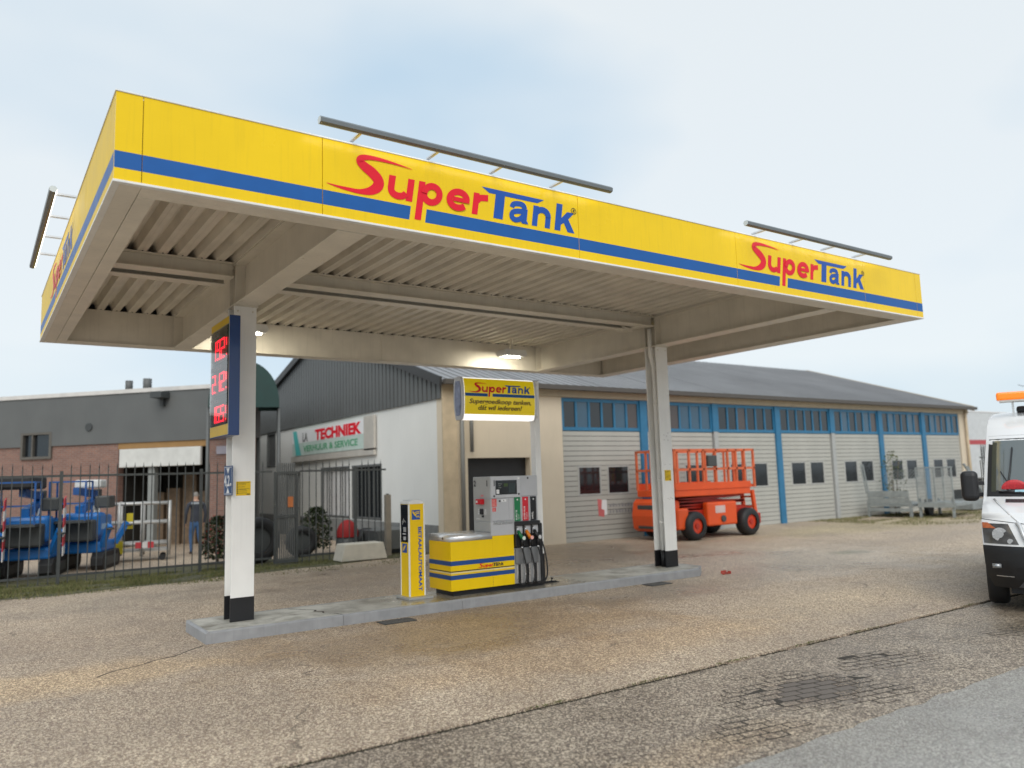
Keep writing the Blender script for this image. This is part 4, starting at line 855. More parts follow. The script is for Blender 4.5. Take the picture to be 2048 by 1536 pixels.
# bays: blue posts, clerestory panes, slatted doors with two windows
slm = None
for i in range(NB_):
    a, c = bays[i]+(.14 if i else .02), bays[i+1]-(.14 if i < NB_-1 else .05)
    if i: 
        B('post', FRB, t, (bays[i]-.14, bays[i]+.14, GY-.03, GY+.12, (0 if i % 2 == 1 or i == 6 else 3.22), 4.155))
        if not (i % 2 == 1 or i == 6): B('post', mat('post pale', (.40, .41, .40), .5), t, (bays[i]-.10, bays[i]+.10, GY-.03, GY+.12, 0, 3.215))
    fr = B('clerestory', FRB, t, (a, c, GY+.02, GY+.10, 3.20, 3.30), (a, c, GY+.02, GY+.10, 4.05, 4.155), bevel=0); npn = 6
    for k in range(npn+1):
        x = a+(c-a-.07)*k/npn; B('mullion', FRB, fr, (x, x+.07, GY+.021, GY+.099, 3.301, 4.049))
        if k < npn: B('pane', [GLS, mat('pane blue', (.03, .09, .15), .12, spec=.8), mat('pane brown', (.07, .055, .05), .15, spec=.7)][(k*7+i*3) % 3 if rnd.random() < .55 else (0 if i != 1 else 1)], fr, (x+.0705, x+(c-a-.07)/npn-.0005, GY+.05, GY+.065, 3.301, 4.049))
    dr = B('garage_door', mat('door backing', (.09, .09, .085), .6), t, (a+.01, c-.01, GY+.06, GY+.085, 0, 3.19))
    sh_ = .145; wx = [(a+(c-a)*.17, a+(c-a)*.46), (a+(c-a)*.54, a+(c-a)*.83)]
    def slat_mesh(w_, key, cache={}):
        k_ = round(w_, 3)
        if k_ not in cache:
            b = MB(); b.box(0, w_, -.010, .015, .005, sh_-.011); old = ORGN; o = b.build('slat', SLAT, None, 0, None, True); cache[k_] = o.data; bpy.data.objects.remove(o)
        return cache[k_]
    for r_ in range(22):
        z = r_*sh_
        if 9 <= r_ <= 14:
            for x0_, x1_ in ((a+.01, wx[0][0]), (wx[0][1], wx[1][0]), (wx[1][1], c-.01)): piece('slat', slat_mesh(x1_-x0_, 0), (x0_, GY+.045, z), dr)
        else: piece('slat', slat_mesh(c-a-.02, 0), (a+.01, GY+.045, z), dr)
    for x0_, x1_ in wx:
        B('window_frame', mat('door window frame', (.42, .42, .40), .5), dr, (x0_, x0_+.05, GY+.026, GY+.07, 1.306, 2.17), (x1_-.05, x1_, GY+.026, GY+.07, 1.306, 2.17), (x0_+.05, x1_-.05, GY+.026, GY+.07, 1.306, 1.355), (x0_+.05, x1_-.05, GY+.026, GY+.07, 2.12, 2.17))
        B('window_pane', GLS, dr, (x0_+.05, x1_-.05, GY+.045, GY+.055, 1.355, 2.12))
    if i == 0:
        onface(rect(14.42, 14.72, .72, 1.16), (0, GY+.033, 0), (1, 0, 0), (0, 0, 1), TXTW, dr, 'logo_plate', .002)
        onface([[(14.38, .70), (14.60, .66), (14.62, .86), (14.50, .90), (14.53, 1.16), (14.36, 1.20)]], (0, GY+.0305, 0), (1, 0, 0), (0, 0, 1), mat('logo pink', (.62, .16, .16), .5), dr, 'logo_mark', .002)
        for k, (z, s) in enumerate(((.98, .16), (.80, .16))): onface([q for j in range(9) for q in rect(14.82+j*.12, 14.82+j*.12+rnd.uniform(.05, .09), z-.04, z+.05+rnd.uniform(-.02, .02))], (0, GY+.033, 0), (1, 0, 0), (0, 0, 1), mat('grey print', (.26, .26, .27), .5), dr, 'print', .001)
# company sign on the white side wall
t = thing('wall_sign', 'long white shop sign with red and green lettering on the white side wall', 'sign', (GX0, 16, 2.95))
B('board', mat('sign board', (.55, .66, .60), .5), t, (GX0-.10, GX0-.04, 15.75, 22.3, 2.92, 3.84)); B('rail', mat('rail beige', (.50, .47, .42), .6), t, (GX0-.12, GX0-.035, 15.0, 15.72, 2.85, 3.90), (GX0-.12, GX0-.035, 15.0, 22.4, 2.70, 2.90))
onface(rect(-22.3, -15.75, 3.38, 3.84), (GX0-.101, 0, 0), (0, -1, 0), (0, 0, 1), TXTW, t, 'upper_field', .002)
text('TECHNIEK', .48, (GX0-.104, 19.9, 3.42), (0, -1, 0), (0, 0, 1), RED, t, bold=.05, maxw=4.0); text('LA', .44, (GX0-.104, 21.2, 3.42), (0, -1, 0), (0, 0, 1), mat('print grey', (.18, .18, .18), .5), t, bold=.03)
text('VERHUUR & SERVICE', .30, (GX0-.104, 21.1, 3.05), (0, -1, 0), (0, 0, 1), mat('print green', (.10, .38, .20), .5), t, bold=.02, maxw=4.9)
onface([[(-22.25, 3.84), (-21.85, 3.84), (-21.35, 2.93), (-21.9, 2.93)]], (GX0-.104, 0, 0), (0, -1, 0), (0, 0, 1), mat('sign turquoise', (.10, .52, .50), .5), t, 'emblem', .002)
setworld()

# ------------------------------------------------------------------ brick building at the left, local x along its facade
LB = Vector((-.05, 24.97, 0)); LA = math.atan2(-.73392505, .67923046)
t = thing('brick_workshop', 'low brick workshop with deep grey fascia, a small window and a wide open doorway', 'building', LB, LA, local=True)
def brick_mat():
    m = bpy.data.materials.new('red brick'); m.use_nodes = True; n, l = nodes(m); b = n['Principled BSDF']
    tc = n.new('ShaderNodeTexCoord'); mp = n.new('ShaderNodeMapping'); mp.inputs['Rotation'].default_value = (R(90), 0, 0); l(tc.outputs['Object'], mp.inputs[0])
    br = n.new('ShaderNodeTexBrick'); br.inputs['Scale'].default_value = 1; br.inputs['Brick Width'].default_value = .22; br.inputs['Row Height'].default_value = .065; br.inputs['Mortar Size'].default_value = .008
    br.inputs['Color1'].default_value = (.27, .135, .10, 1); br.inputs['Color2'].default_value = (.20, .10, .08, 1); br.inputs['Mortar'].default_value = (.24, .21, .18, 1); l(mp.outputs[0], br.inputs['Vector'])
    c = mixc(n, l, .5, br.outputs['Color'], ramp(n, l, noise(n, l, tc.outputs['Object'], 1.2, 4), .3, .7, (.7, .7, .7), (1, 1, 1)), 'MULTIPLY'); l(c, b.inputs['Base Color']); b.inputs['Roughness'].default_value = .85
    return m
BRK = brick_mat()
w = MB()
for x0, x1, z0, z1 in ((-14, .83, 0, 3.38), (.83, 2.05, 0, 2.96), (2.05, 4.6, 0, 3.38)): w.box(x0, x1, 0, .25, z0, z1)
w.build('brick_wall', BRK, t); B('brick_wall', BRK, t, (7.82, 9.4, 0, .25, 0, 3.38))
w = MB(); w.box(-14, .83, -.06, .5, 3.38, 5.0); w.box(.83, 2.05, -.06, .5, 3.86, 5.0); w.box(2.05, 9.4, -.06, .5, 3.38, 5.0); w.prism([(9.15, .5), (9.4, .5), (3.2, 9.0), (-14, 9.0), (-14, 8.7), (3.0, 8.7)], 0, 4.99, 'z'); w.build('grey_fascia', GREYC, t)
MB().prism([(-14, .5), (9.1, .5), (3.0, 8.7), (-14, 8.7)], 4.8, 4.9, 'z').build('roof', ROOFG, t); B('roof_trim', mat('trim white', (.62, .60, .57), .5), t, (-14.05, 9.45, -.10, .35, 5.0, 5.13))
f = B('window', mat('window brown', (.11, .10, .085), .5), t, (.83, .92, -.07, .12, 2.962, 3.858), (1.96, 2.05, -.07, .12, 2.962, 3.858), (.92, 1.96, -.07, .12, 3.78, 3.858), (.92, 1.96, -.07, .12, 2.962, 3.05), (1.25, 1.30, -.05, .12, 3.05, 3.78))
B('pane', GLS, f, (.92, 1.25, .05, .07, 3.05, 3.78), (1.30, 1.96, .05, .07, 3.05, 3.78))
B('lintel', mat('lintel ochre', (.30, .17, .06), .7), t, (4.6, 7.82, -.02, .25, 3.18, 3.378)); B('door_cover', mat('roller white', (.60, .60, .57), .6, var=.1), t, (4.72, 7.68, -.12, .0, 2.58, 3.17), bevel=.02)
B('door_post', mat('door post grey', (.24, .25, .24), .6), t, (5.72, 5.95, .0, .2, 0, 2.575))
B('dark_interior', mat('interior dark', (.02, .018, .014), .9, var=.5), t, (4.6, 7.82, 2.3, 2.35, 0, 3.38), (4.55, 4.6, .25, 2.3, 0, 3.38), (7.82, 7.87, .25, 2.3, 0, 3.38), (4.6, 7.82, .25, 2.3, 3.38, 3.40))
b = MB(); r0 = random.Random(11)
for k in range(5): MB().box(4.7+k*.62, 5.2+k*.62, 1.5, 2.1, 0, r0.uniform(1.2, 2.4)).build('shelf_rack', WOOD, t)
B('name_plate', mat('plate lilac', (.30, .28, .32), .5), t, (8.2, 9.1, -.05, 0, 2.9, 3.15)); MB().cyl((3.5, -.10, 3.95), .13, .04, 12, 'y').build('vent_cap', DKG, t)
MB().box(6.1, 6.5, -.5, -.06, 4.75, 4.95).box(6.25, 6.35, -.2, -.06, 4.5, 4.75).build('camera_housing', DKG, t)
MB().cyl((4.6, .4, 5.13), .12, .35, 10).build('roof_vent', GREYC, t); MB().cyl((5.3, .4, 5.13), .14, .38, 10).build('roof_vent', GREYC, t)
setworld()
# teal curved canopy between the two buildings
t = thing('curved_canopy', 'dark teal barrel shaped canopy showing right behind the left column', 'canopy', (5.85, 17.3, 4.2))
def dome(u, v, k=1.0):
    th = math.pi*u; a_ = -1.02*math.cos(th); z = 1.42*math.sin(th)**.85; return (5.85+.964*a_+.264*v*1.3, 17.2-.264*a_+.964*v*1.3, 4.24+z*k)
MB().grid(lambda u, v: dome(u, v), 22, 3, False).build('tarpaulin', TEAL, t); MB().grid(lambda u, v: dome(u, 0, v), 22, 1, False).build('end_panel', TEAL, t); MB().grid(lambda u, v: dome(u, 1, v), 22, 1, True).build('end_panel', TEAL, t)
for u in (.0, 1.0):
    for v in (.08, .5): p = dome(u, v); MB().tube([(p[0], p[1], 0), (p[0], p[1], 4.24)], .045, 6).build('post', GREYC, t)
setworld()

# ------------------------------------------------------------------ steel bar fence along the forecourt, with gate
FY = 11.93
def fence(x0, x1, label):
    t = thing('steel_fence', label, 'fence', (x0, FY, 0), 0, None)
    for z in (.16, 2.18): B('rail', DKG, t, (x0, x1, FY-.012, FY+.012, z, z+.045))
    b = MB(); b.bar((0, 0, .03), (0, 0, 2.36), .019); b.tube([(0, 0, 2.36), (0, 0, 2.47)], .0115, 4, .001); o = b.build('fence_bar', DKG, None, 0, None, True); me = o.data; bpy.data.objects.remove(o)
    n = int((x1-x0)/.172)
    for i in range(n):
        x = x0+.06+i*.172
        if i % 16 == 8: B('fence_post', DKG, t, (x-.03, x+.03, FY-.028, FY+.032, 0, 2.30))
        else: piece('fence_bar', me, (x, FY-.021, 0), t)
fence(-9.0, 5.05, 'dark grey steel bar fence running along the grass at the left edge'); fence(5.72, 8.0, 'short dark steel bar fence before the white wall, right of the gate')
t = thing('fence_gate', 'dark grey mesh gate leaf standing between the two fence runs', 'gate', (5.1, FY, 0))
f = MB(); 
for q in ((5.10, 5.16, .05, 2.2), (5.62, 5.68, .05, 2.2)): f.box(q[0], q[1], FY-.03, FY+.03, q[2], q[3])
f.box(5.16, 5.62, FY-.03, FY+.03, .05, .12); f.box(5.16, 5.62, FY-.03, FY+.03, 2.13, 2.2); f.box(5.16, 5.62, FY-.03, FY+.03, 1.1, 1.16); f.build('gate_frame', DKG, t)
for i in range(9): B('gate_bar', mat('gate grey', (.09, .095, .095), .5), t, (5.175+i*.05, 5.205+i*.05, FY-.012, FY+.012, .12, 2.40))
B('warning_plate', mat('plate orange', (.45, .14, .04), .5), t, (5.42, 5.55, FY-.04, FY-.0305, 1.35, 1.6))
t = thing('gate_post', 'plain weathered steel post at the right end of the short fence run', 'post', (8.04, 11.95, 0)); B('post', mat('weathered post', (.22, .19, .15), .8, var=.2), t, (7.98, 8.12, 11.88, 12.02, 0, 1.55), bevel=.01); MB().cyl((8.05, 11.95, 1.55), .04, .03, 8).build('cap', DKG, t)
setworld()
# concrete block and other yard things
t = thing('concrete_block', 'pale sloping concrete block on the ground by the fence', 'block', (7.0, 11.55, 0))
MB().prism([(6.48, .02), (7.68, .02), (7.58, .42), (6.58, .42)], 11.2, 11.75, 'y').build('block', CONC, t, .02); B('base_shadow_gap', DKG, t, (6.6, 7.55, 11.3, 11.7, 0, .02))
def tyre(x, y, r, w, label, rz, hub=None):
    t = thing('tyre', label, 'tyre', (x, y, r), rz, 'big black tyres behind the fence', local=True)
    prof = [(r*.55, -w*.42), (r*.72, -w*.5), (r*.93, -w*.46), (r, -w*.3), (r, w*.3), (r*.93, w*.46), (r*.72, w*.5), (r*.55, w*.42)]
    MB().grid(lambda u, v: ((lambda a, p: (p[0]*math.cos(a), p[1], p[0]*math.sin(a)))(2*math.pi*u, prof[min(int(round(v*8)), 8) % 8])), 28, 8, True).build('tread', RUB, t)
    MB().cyl((0, -w*.3, 0), r*.56, w*.6, 18, 'y').build('hub', DKG if hub is None else hub, t)
tyre(4.98, 12.9, .56, .42, 'large black tyre standing right behind the left column', R(10)); tyre(6.35, 13.6, .40, .35, 'round black tyre standing beside the mesh gate', R(-5)); tyre(8.05, 13.3, .33, .26, 'small dark tyre leaning behind the short fence run, beside the red dome', R(15))
t = thing('red_dome', 'small red rounded bin between dark tyres behind the short fence run', 'bin', (7.55, 13.4, 0))
MB().grid(lambda u, v: (7.55+.30*math.cos(2*math.pi*u)*math.cos(v*R(88)), 13.4+.3*math.sin(2*math.pi*u)*math.cos(v*R(88)), .45+.45*math.sin(v*R(88))), 18, 7).build('lid', mat('bin red', (.26, .004, .004), .7), t); MB().cyl((7.55, 13.4, 0), .28, .45, 16).build('barrel', DKG, t)
setworld()
t = thing('skip', 'low dark grey skip in front of the white wall behind the payment pillar', 'skip', (8.2, 13.0, 0)); MB().prism([(8.0, .12), (8.95, .12), (9.08, .62), (7.9, .62)], 12.3, 13.9, 'y').build('tub', GREYC, t, .01)
for yy in (12.5, 13.6): B('foot', DKG, t, (8.1, 8.85, yy, yy+.1, 0, .12))
setworld()
def shrub(x, y, h, w, label, n, cols, seed, ball=True, group=None):
    t = thing('shrub', label, 'shrub', (x, y, 0), 0, group, local=True); r0 = random.Random(seed); b = MB()
    for i in range(n):
        a = r0.uniform(0, 6.28); q = r0.random()**.5; zz = r0.uniform(.12, 1); rr = w*q*(math.sin(math.pi*min(1, zz*.8+.15))**.6)
        p = Vector((rr*math.cos(a), rr*math.sin(a), zz*h)); s = r0.uniform(.03, .07); d = Vector((r0.gauss(0, 1), r0.gauss(0, 1), r0.gauss(0, .6)+.4)).normalized(); e = d.cross(Vector((r0.random(), r0.random(), r0.random()))).normalized()
        k = len(b.v); b.mi(r0.randrange(len(cols)) if r0.random() < .35 else 0); b.v += [tuple(p-e*s*.5), tuple(p+d*s*1.2), tuple(p+e*s*.5), tuple(p-d*s*.3)]; b.face([k, k+1, k+2, k+3])
    b.build('foliage', cols, t); b = MB()
    for i in range(6): a = r0.uniform(0, 6.28); b.tube([(0, 0, 0), (w*.3*math.cos(a), w*.3*math.sin(a), h*.5), (w*.6*math.cos(a), w*.6*math.sin(a), h*.85)], .014, 5, .004)
    b.build('stem', WOOD, t); setworld()
LF = [mat('leaf dark', (.022, .035, .012), .6, var=.3), mat('leaf green', (.06, .09, .025), .6, var=.3), mat('leaf red', (.25, .03, .03), .6, var=.3)]
shrub(4.25, 13.6, 1.15, .42, 'dark shrub with a few red leaves just left of the left column', 1500, LF, 4)
shrub(6.9, 14.0, 1.25, .45, 'dark bushy shrub in front of the barred window of the white wall', 1400, LF[:2], 8)
shrub(29.2, 10.45, 2.5, .5, 'tall straggly shrub growing behind the mesh trailers', 420, [LF[1], mat('leaf straw', (.16, .15, .06), .7)], 9)

# ------------------------------------------------------------------ orange scissor lift
t = thing('scissor_lift', 'orange scissor lift with folded arms and railed platform parked before the shutter doors', 'scissor lift', (15.25, 8.6, 0), 0, None, local=True); t.scale = (1.05, 1.05, 1.05)
B('chassis', ORD, t, (.35, 3.2, .28, 1.42, .35, .78), bevel=.02)
B('side_cover', ORG, t, (1.15, 2.35, .10, .30, .34, .98), bevel=.05); B('side_cover', ORG, t, (1.15, 2.35, 1.40, 1.60, .34, .98), bevel=.05)
B('side_cover', ORG, t, (.02, .42, .10, .34, .30, .86), bevel=.05, label='orange cover at the near end')
B('cover_plate', mat('plate pale', (.6, .45, .42), .4), t, (1.45, 1.85, .094, .0995, .68, .88)); MB().cyl((1.75, .06, .52), .09, .04, 14, 'y').build('knob', DKG, t)
b = MB(); b.prism([(.30, .30), (.30, 1.05), (.02, 1.12), (-.10, 1.0), (-.16, .65), (-.12, .30), (0, .22)], .30, 1.70, 'y'); b.build('engine_cowl', ORG, t, .04)
B('grille', DKG, t, (-.13, .30, .42, 1.5, .30, .95), bevel=.03, label='dark grey louvred cover set into the cowl')
for wx_ in (.62, 2.82):
    for wy in (.0, 1.38):
        wm = MB(); 
        pr = [(.20, -.02), (.30, -.03), (.37, .02), (.385, .08), (.385, .22), (.37, .28), (.30, .32), (.20, .31)]
        wo = MB().grid(lambda u, v: (wx_+pr[int(round(v*7))][0]*math.cos(2*math.pi*u), wy+pr[int(round(v*7))][1], .385+pr[int(round(v*7))][0]*math.sin(2*math.pi*u)), 24, 7, True).build('wheel', RUB, t)
        MB().cyl((wx_, wy+.03, .385), .21, .22, 20, 'y').build('rim', mat('rim red', (.62, .045, .012), .4), wo); MB().cyl((wx_, wy+.0, .385), .07, .03, 10, 'y').build('hub', ORD, wo)
for k in range(4):
    z = .80+k*.085; s = 1 if k % 2 else -1
    for yy in (.42, 1.22): MB().bar((.35, yy, z+.04-s*.035), (3.0, yy, z+.04+s*.035), .08, .07).build('scissor_arm', ORD, t)
B('platform', ORG, t, (-.02, 3.0, .12, 1.58, 1.16, 1.34), bevel=.02); B('toe_board', ORG, t, (-.02, 3.0, .10, .118, 1.34, 1.52), (-.02, 3.0, 1.582, 1.60, 1.34, 1.52))
B('extension_deck', ORG, t, (2.2, 3.35, .2, 1.5, 1.345, 1.42), bevel=.01)
RLM = mat('rail orange', (.66, .14, .05), .45, var=.2)
for y_ in (.13, 1.57):
    for x_ in (0, .55, 1.1, 1.6, 2.1, 2.45, 2.8, 3.2): MB().bar((x_, y_, 1.34), (x_, y_, 2.42), .055, .055).build('guard_post', RLM, t)
    for z_ in (1.88, 2.40): MB().bar((0, y_, z_), (3.22, y_, z_), .055, .06).build('guard_rail', RLM, t)
for x_ in (0, 3.2):
    for z_ in (1.88, 2.40): MB().bar((x_, .13, z_), (x_, 1.57, z_), .055, .06).build('guard_rail', RLM, t)
    for y_ in (.5, .85, 1.2): MB().bar((x_, y_, 1.34), (x_, y_, 2.40), .05, .05).build('guard_post', RLM, t)
B('control_box', DKG, t, (1.2, 1.55, .02, .12, 1.95, 2.25), bevel=.02); B('control_box', mat('box yellow', (.55, .35, .05), .5), t, (.62, .9, 1.3, 1.5, 1.6, 2.35), bevel=.02, label='yellow upright box inside the rails')
b = MB(); b.bar((3.30, .22, .35), (3.18, .22, 1.25), .10, .08); b.bar((3.30, .6, .35), (3.18, .6, 1.25), .10, .08)
for k in range(3): b.bar((3.28-k*.04, .22, .5+k*.28), (3.28-k*.04, .6, .5+k*.28), .05)
b.build('ladder', ORG, t); B('outrigger', ORD, t, (3.2, 3.42, .15, 1.55, .3, .6), bevel=.03)
setworld()

# ------------------------------------------------------------------ blue access machines behind the fence
WHR = [mat('board white', (.65, .62, .6), .5), mat('board red', (.5, .04, .05), .5)]
def striped(x0, x1, y, z0, z1, parent, n=6):
    b = MB()
    for i in range(n):
        za, zb = z0+(z1-z0)*i/n, z0+(z1-z0)*(i+1)/n; b.mi(i % 2); b.prism([(x0, za-.03), (x1, za+.03), (x1, zb+.03), (x0, zb-.03)], y-.01, y+.01, 'y')
    b.build('striped_board', WHR, parent)
def machine(x, y, rz, label, var):
    t = thing('access_platform', label, 'work platform', (x, y, 0), rz, 'blue work platforms parked behind the fence', local=True)
    for yy in (-.45, .45):
        tr = MB().prism([(-.75, .12), (-.65, .0), (.65, 0), (.75, .12), (.75, .3), (.62, .42), (-.62, .42), (-.75, .3)], yy-.14, yy+.14, 'y').build('track', RUB, t, .02)
        MB().prism([(-.5, .1), (.5, .1), (.5, .3), (-.5, .3)], yy-.16, yy+.16, 'y').build('track_frame', DKG, tr)
    B('undercarriage', BLM, t, (-.6, .6, -.5, .5, .40, .66), bevel=.05)
    B('turret', BLM2, t, (-.28, .28, -.3, .3, .66, 1.0), bevel=.03); B('engine_cowl', BLM, t, (-.62, -.04, -.45, .45, .78, 1.35), bevel=.08); B('hydraulic_tank', BLM, t, (.08, .60, -.42, .3, .86, 1.28), bevel=.06)
    MB().bar((-.5, .05, 1.42), (.9, .05, 1.62), .16, .20).build('lower_boom', BLM, t); MB().bar((.9, .05, 1.78), (-.75, .05, 1.88), .13, .17).build('upper_boom', BLM2, t)
    MB().tube([(-.2, -.06, 1.1), (.3, -.06, 1.48)], .035, 8).build('cylinder', SIL, t); B('boom_head', DKG, t, (.8, 1.02, -.05, .17, 1.5, 1.92), bevel=.02)
    B('counterweight', DKG, t, (-.95, -.62, -.4, .4, .7, 1.2), bevel=.05)
    for s in (-1, 1):
        MB().bar((s*.55, -.5, .55), (s*.78, -.72, 1.05), .10, .12).build('outrigger', BLM, t); MB().cyl((s*.80, -.74, .95), .09, .04, 12).build('outrigger_pad', DKG, t)
    b = B('basket_floor', DKG, t, (-1.35, -.80, -.35, .45, 1.15, 1.20)); 
    for (xx, yy) in ((-1.33, -.33), (-.82, -.33), (-1.33, .43), (-.82, .43)): MB().bar((xx, yy, 1.2), (xx, yy, 2.1), .035).build('basket_post', BLM2, t)
    for z in (1.6, 2.1): MB().bar((-1.33, -.33, z), (-.82, -.33, z), .035).bar((-1.33, .43, z), (-.82, .43, z), .035).bar((-1.33, -.33, z), (-1.33, .43, z), .035).build('basket_rail', BLM2, t)
    B('seat' if var == 1 else 'control_console', DKG, t, (-.2, .35, -.55, -.2, 1.45, 1.75), bevel=.04)
    if var == 0: B('dark_cover', RUB, t, (-1.0, .3, -.2, .5, 1.95, 2.25), bevel=.06); striped(-.80, -.62, -.78, .5, 1.75, t); striped(.15, .35, -.6, 1.35, 1.7, t, 3)
    else: B('white_cover', mat('cover white', (.62, .62, .60), .5), t, (-.05, .5, -.3, .3, 1.95, 2.15), bevel=.04); B('decal', mat('decal pale', (.35, .5, .7), .5), t, (-.45, .15, -.456, -.4505, .95, 1.08))
    setworld(); return t
machine(-.85, 13.75, R(78), 'blue platform machine cut by the left edge of the photo, with yellow disc', 0)
machine(.35, 14.35, R(74), 'blue tracked platform machine with red and white striped boards and a black top cover', 0)
machine(1.55, 15.3, R(68), 'blue tracked platform machine with a white cover on top, next to the pale cage', 1)
# rail cage / trolley
t = thing('tube_trolley', 'pale tubular trolley with red and white board standing right of the blue machines', 'trolley', (1.85, 16.3, 0), R(-12), None, local=True)
PAL = mat('pale alloy', (.50, .49, .47), .4, .4)
for x_ in (0, .55, 1.1, 1.75):
    for y_ in (0, .7): MB().tube([(x_, y_, .12), (x_, y_, 1.55)], .045, 8).build('upright', PAL, t)
for z_ in (.45, 1.0, 1.5):
    for y_ in (0, .7): MB().tube([(0, y_, z_), (1.75, y_, z_)], .04, 8).build('rail', PAL, t)
B('deck', mat('alloy deck', (.35, .34, .32), .5), t, (0, 1.75, 0, .7, .25, .30)); striped(.02, .45, -.06, .32, .50, t, 1)
for x_, m_ in ((.0, 1), (.14, 0), (.28, 1), (.95, 1), (1.1, 0), (1.25, 1)): B('striped_board', WHR[m_], t, (x_, x_+.14, -.075, -.06, .34, .50))
B('yellow_box', mat('box bright yellow', (.6, .48, .02), .5), t, (.5, .66, -.10, -.01, .22, .55)); B('yellow_box', MATS['box bright yellow'], t, (.72, .88, .1, .3, .85, 1.25))
for x_ in (.15, 1.6):
    for y_ in (0, .7): MB().cyl((x_, y_-.03, .08), .08, .06, 12, 'y').build('caster', RUB, t)
setworld()

# ------------------------------------------------------------------ person seen from behind, walking in the yard
def skin_obj(name, V, E, m, parent, sub=2):
    me = bpy.data.meshes.new(name); me.from_pydata([v[:3] for v in V], E, []); o = bpy.data.objects.new(name, me); COL.objects.link(o)
    md = o.modifiers.new('s', 'SKIN'); sv = me.skin_vertices[0].data
    for i, v in enumerate(V): sv[i].radius = (v[3], v[4] if len(v) > 4 else v[3])
    sv[0].use_root = True; o.modifiers.new('d', 'SUBSURF').levels = sub; o.modifiers['d'].render_levels = sub
    dg = bpy.context.evaluated_depsgraph_get(); dg.update(); m2 = bpy.data.meshes.new_from_object(o.evaluated_get(dg)); bpy.data.objects.remove(o); m2.name = name
    m2.materials.clear()
    for k in (m if isinstance(m, list) else [m]): m2.materials.append(k)
    for p in m2.polygons: p.use_smooth = True
    o = bpy.data.objects.new(name, m2); COL.objects.link(o); o.parent = parent; return o
t = thing('person', 'person seen from behind in dark jacket and blue jeans walking towards the open doorway', 'person', (4.42, 16.75, 0), R(10), None, local=True)
SKN = mat('skin', (.45, .27, .19), .5); JAC = mat('jacket', (.035, .04, .055), .8, var=.3); JEA = mat('jeans', (.045, .11, .24), .8, var=.25); HAR = mat('grey hair', (.22, .20, .18), .7); SHO = mat('shoe', (.05, .03, .025), .6)
V = [(0, 0, .95, .15, .11), (0, 0, 1.12, .15, .10), (0, .0, 1.30, .18, .11), (0, 0, 1.44, .16, .09), (0, .01, 1.52, .055, .055), (0, .02, 1.60, .075, .085), (0, .02, 1.70, .075, .09), (0, .02, 1.76, .04, .05),
     (-.21, 0, 1.42, .06, .06), (-.27, .02, 1.14, .045, .045), (-.25, .10, .92, .035, .035), (-.24, .13, .84, .035, .02), (.21, 0, 1.42, .06, .06), (.27, -.02, 1.14, .045, .045), (.26, .04, .92, .035, .035), (.25, .07, .84, .035, .02),
     (-.09, .0, .84, .095, .095), (-.10, .07, .50, .062, .062), (-.10, .02, .12, .042, .042), (-.10, .12, .045, .04, .035), (.09, 0, .84, .095, .095), (.10, -.02, .50, .062, .062), (.10, -.16, .14, .042, .042), (.10, -.06, .045, .04, .035)]
Ed = [(0, 1), (1, 2), (2, 3), (3, 4), (4, 5), (5, 6), (6, 7), (3, 8), (8, 9), (9, 10), (10, 11), (3, 12), (12, 13), (13, 14), (14, 15), (0, 16), (16, 17), (17, 18), (18, 19), (0, 20), (20, 21), (21, 22), (22, 23)]
body = skin_obj('body', V, Ed, [SKN, JAC, JEA, SHO, HAR], t)
for p in body.data.polygons:
    c = p.center; z = c.z; arm = abs(c.x) > .20 and z < 1.45
    p.material_index = 3 if z < .10 else 2 if (z < .92 and not arm) else (0 if arm and z < .88 else 1) if z < 1.50 else (4 if z > 1.62 and c.y < .06 or z > 1.70 else 0)
for s in (-1, 1):
    for k in range(4): MB().tube([(s*.245-.02+k*.014, .13+.0*k, .84), (s*.245-.025+k*.015, .14, .80-.004*k), (s*.245-.02+k*.013, .155, .765+.004*abs(k-1))], .0085, 5, .006).build('finger', SKN, t)
    MB().tube([(s*.225, .12, .85), (s*.20, .15, .82), (s*.205, .17, .795)], .009, 5, .007).build('thumb', SKN, t)
    MB().grid(lambda u, v: (s*.078+.012*math.cos(2*math.pi*u)*math.sin(math.pi*v), .03+.02*math.sin(2*math.pi*u)*math.sin(math.pi*v), 1.65+.03*math.cos(math.pi*v)), 8, 5).build('ear', SKN, t)
MB().tube([(0, .115, 1.67), (0, .135, 1.635)], .012, 6, .016).build('nose', SKN, t)
for s in (-1, 1): MB().cyl((s*.03, .098, 1.665), .010, .008, 8, 'y').build('eye', TXTB, t)
MB().bar((-.022, .104, 1.595), (.022, .104, 1.595), .008, .006).build('mouth', mat('lips', (.3, .12, .1), .5), t)
B('collar', mat('pale collar', (.30, .33, .36), .8), t, (-.16, .16, -.10, -.055, 1.40, 1.47), bevel=.02, label='pale grey yoke across the shoulders')
setworld()

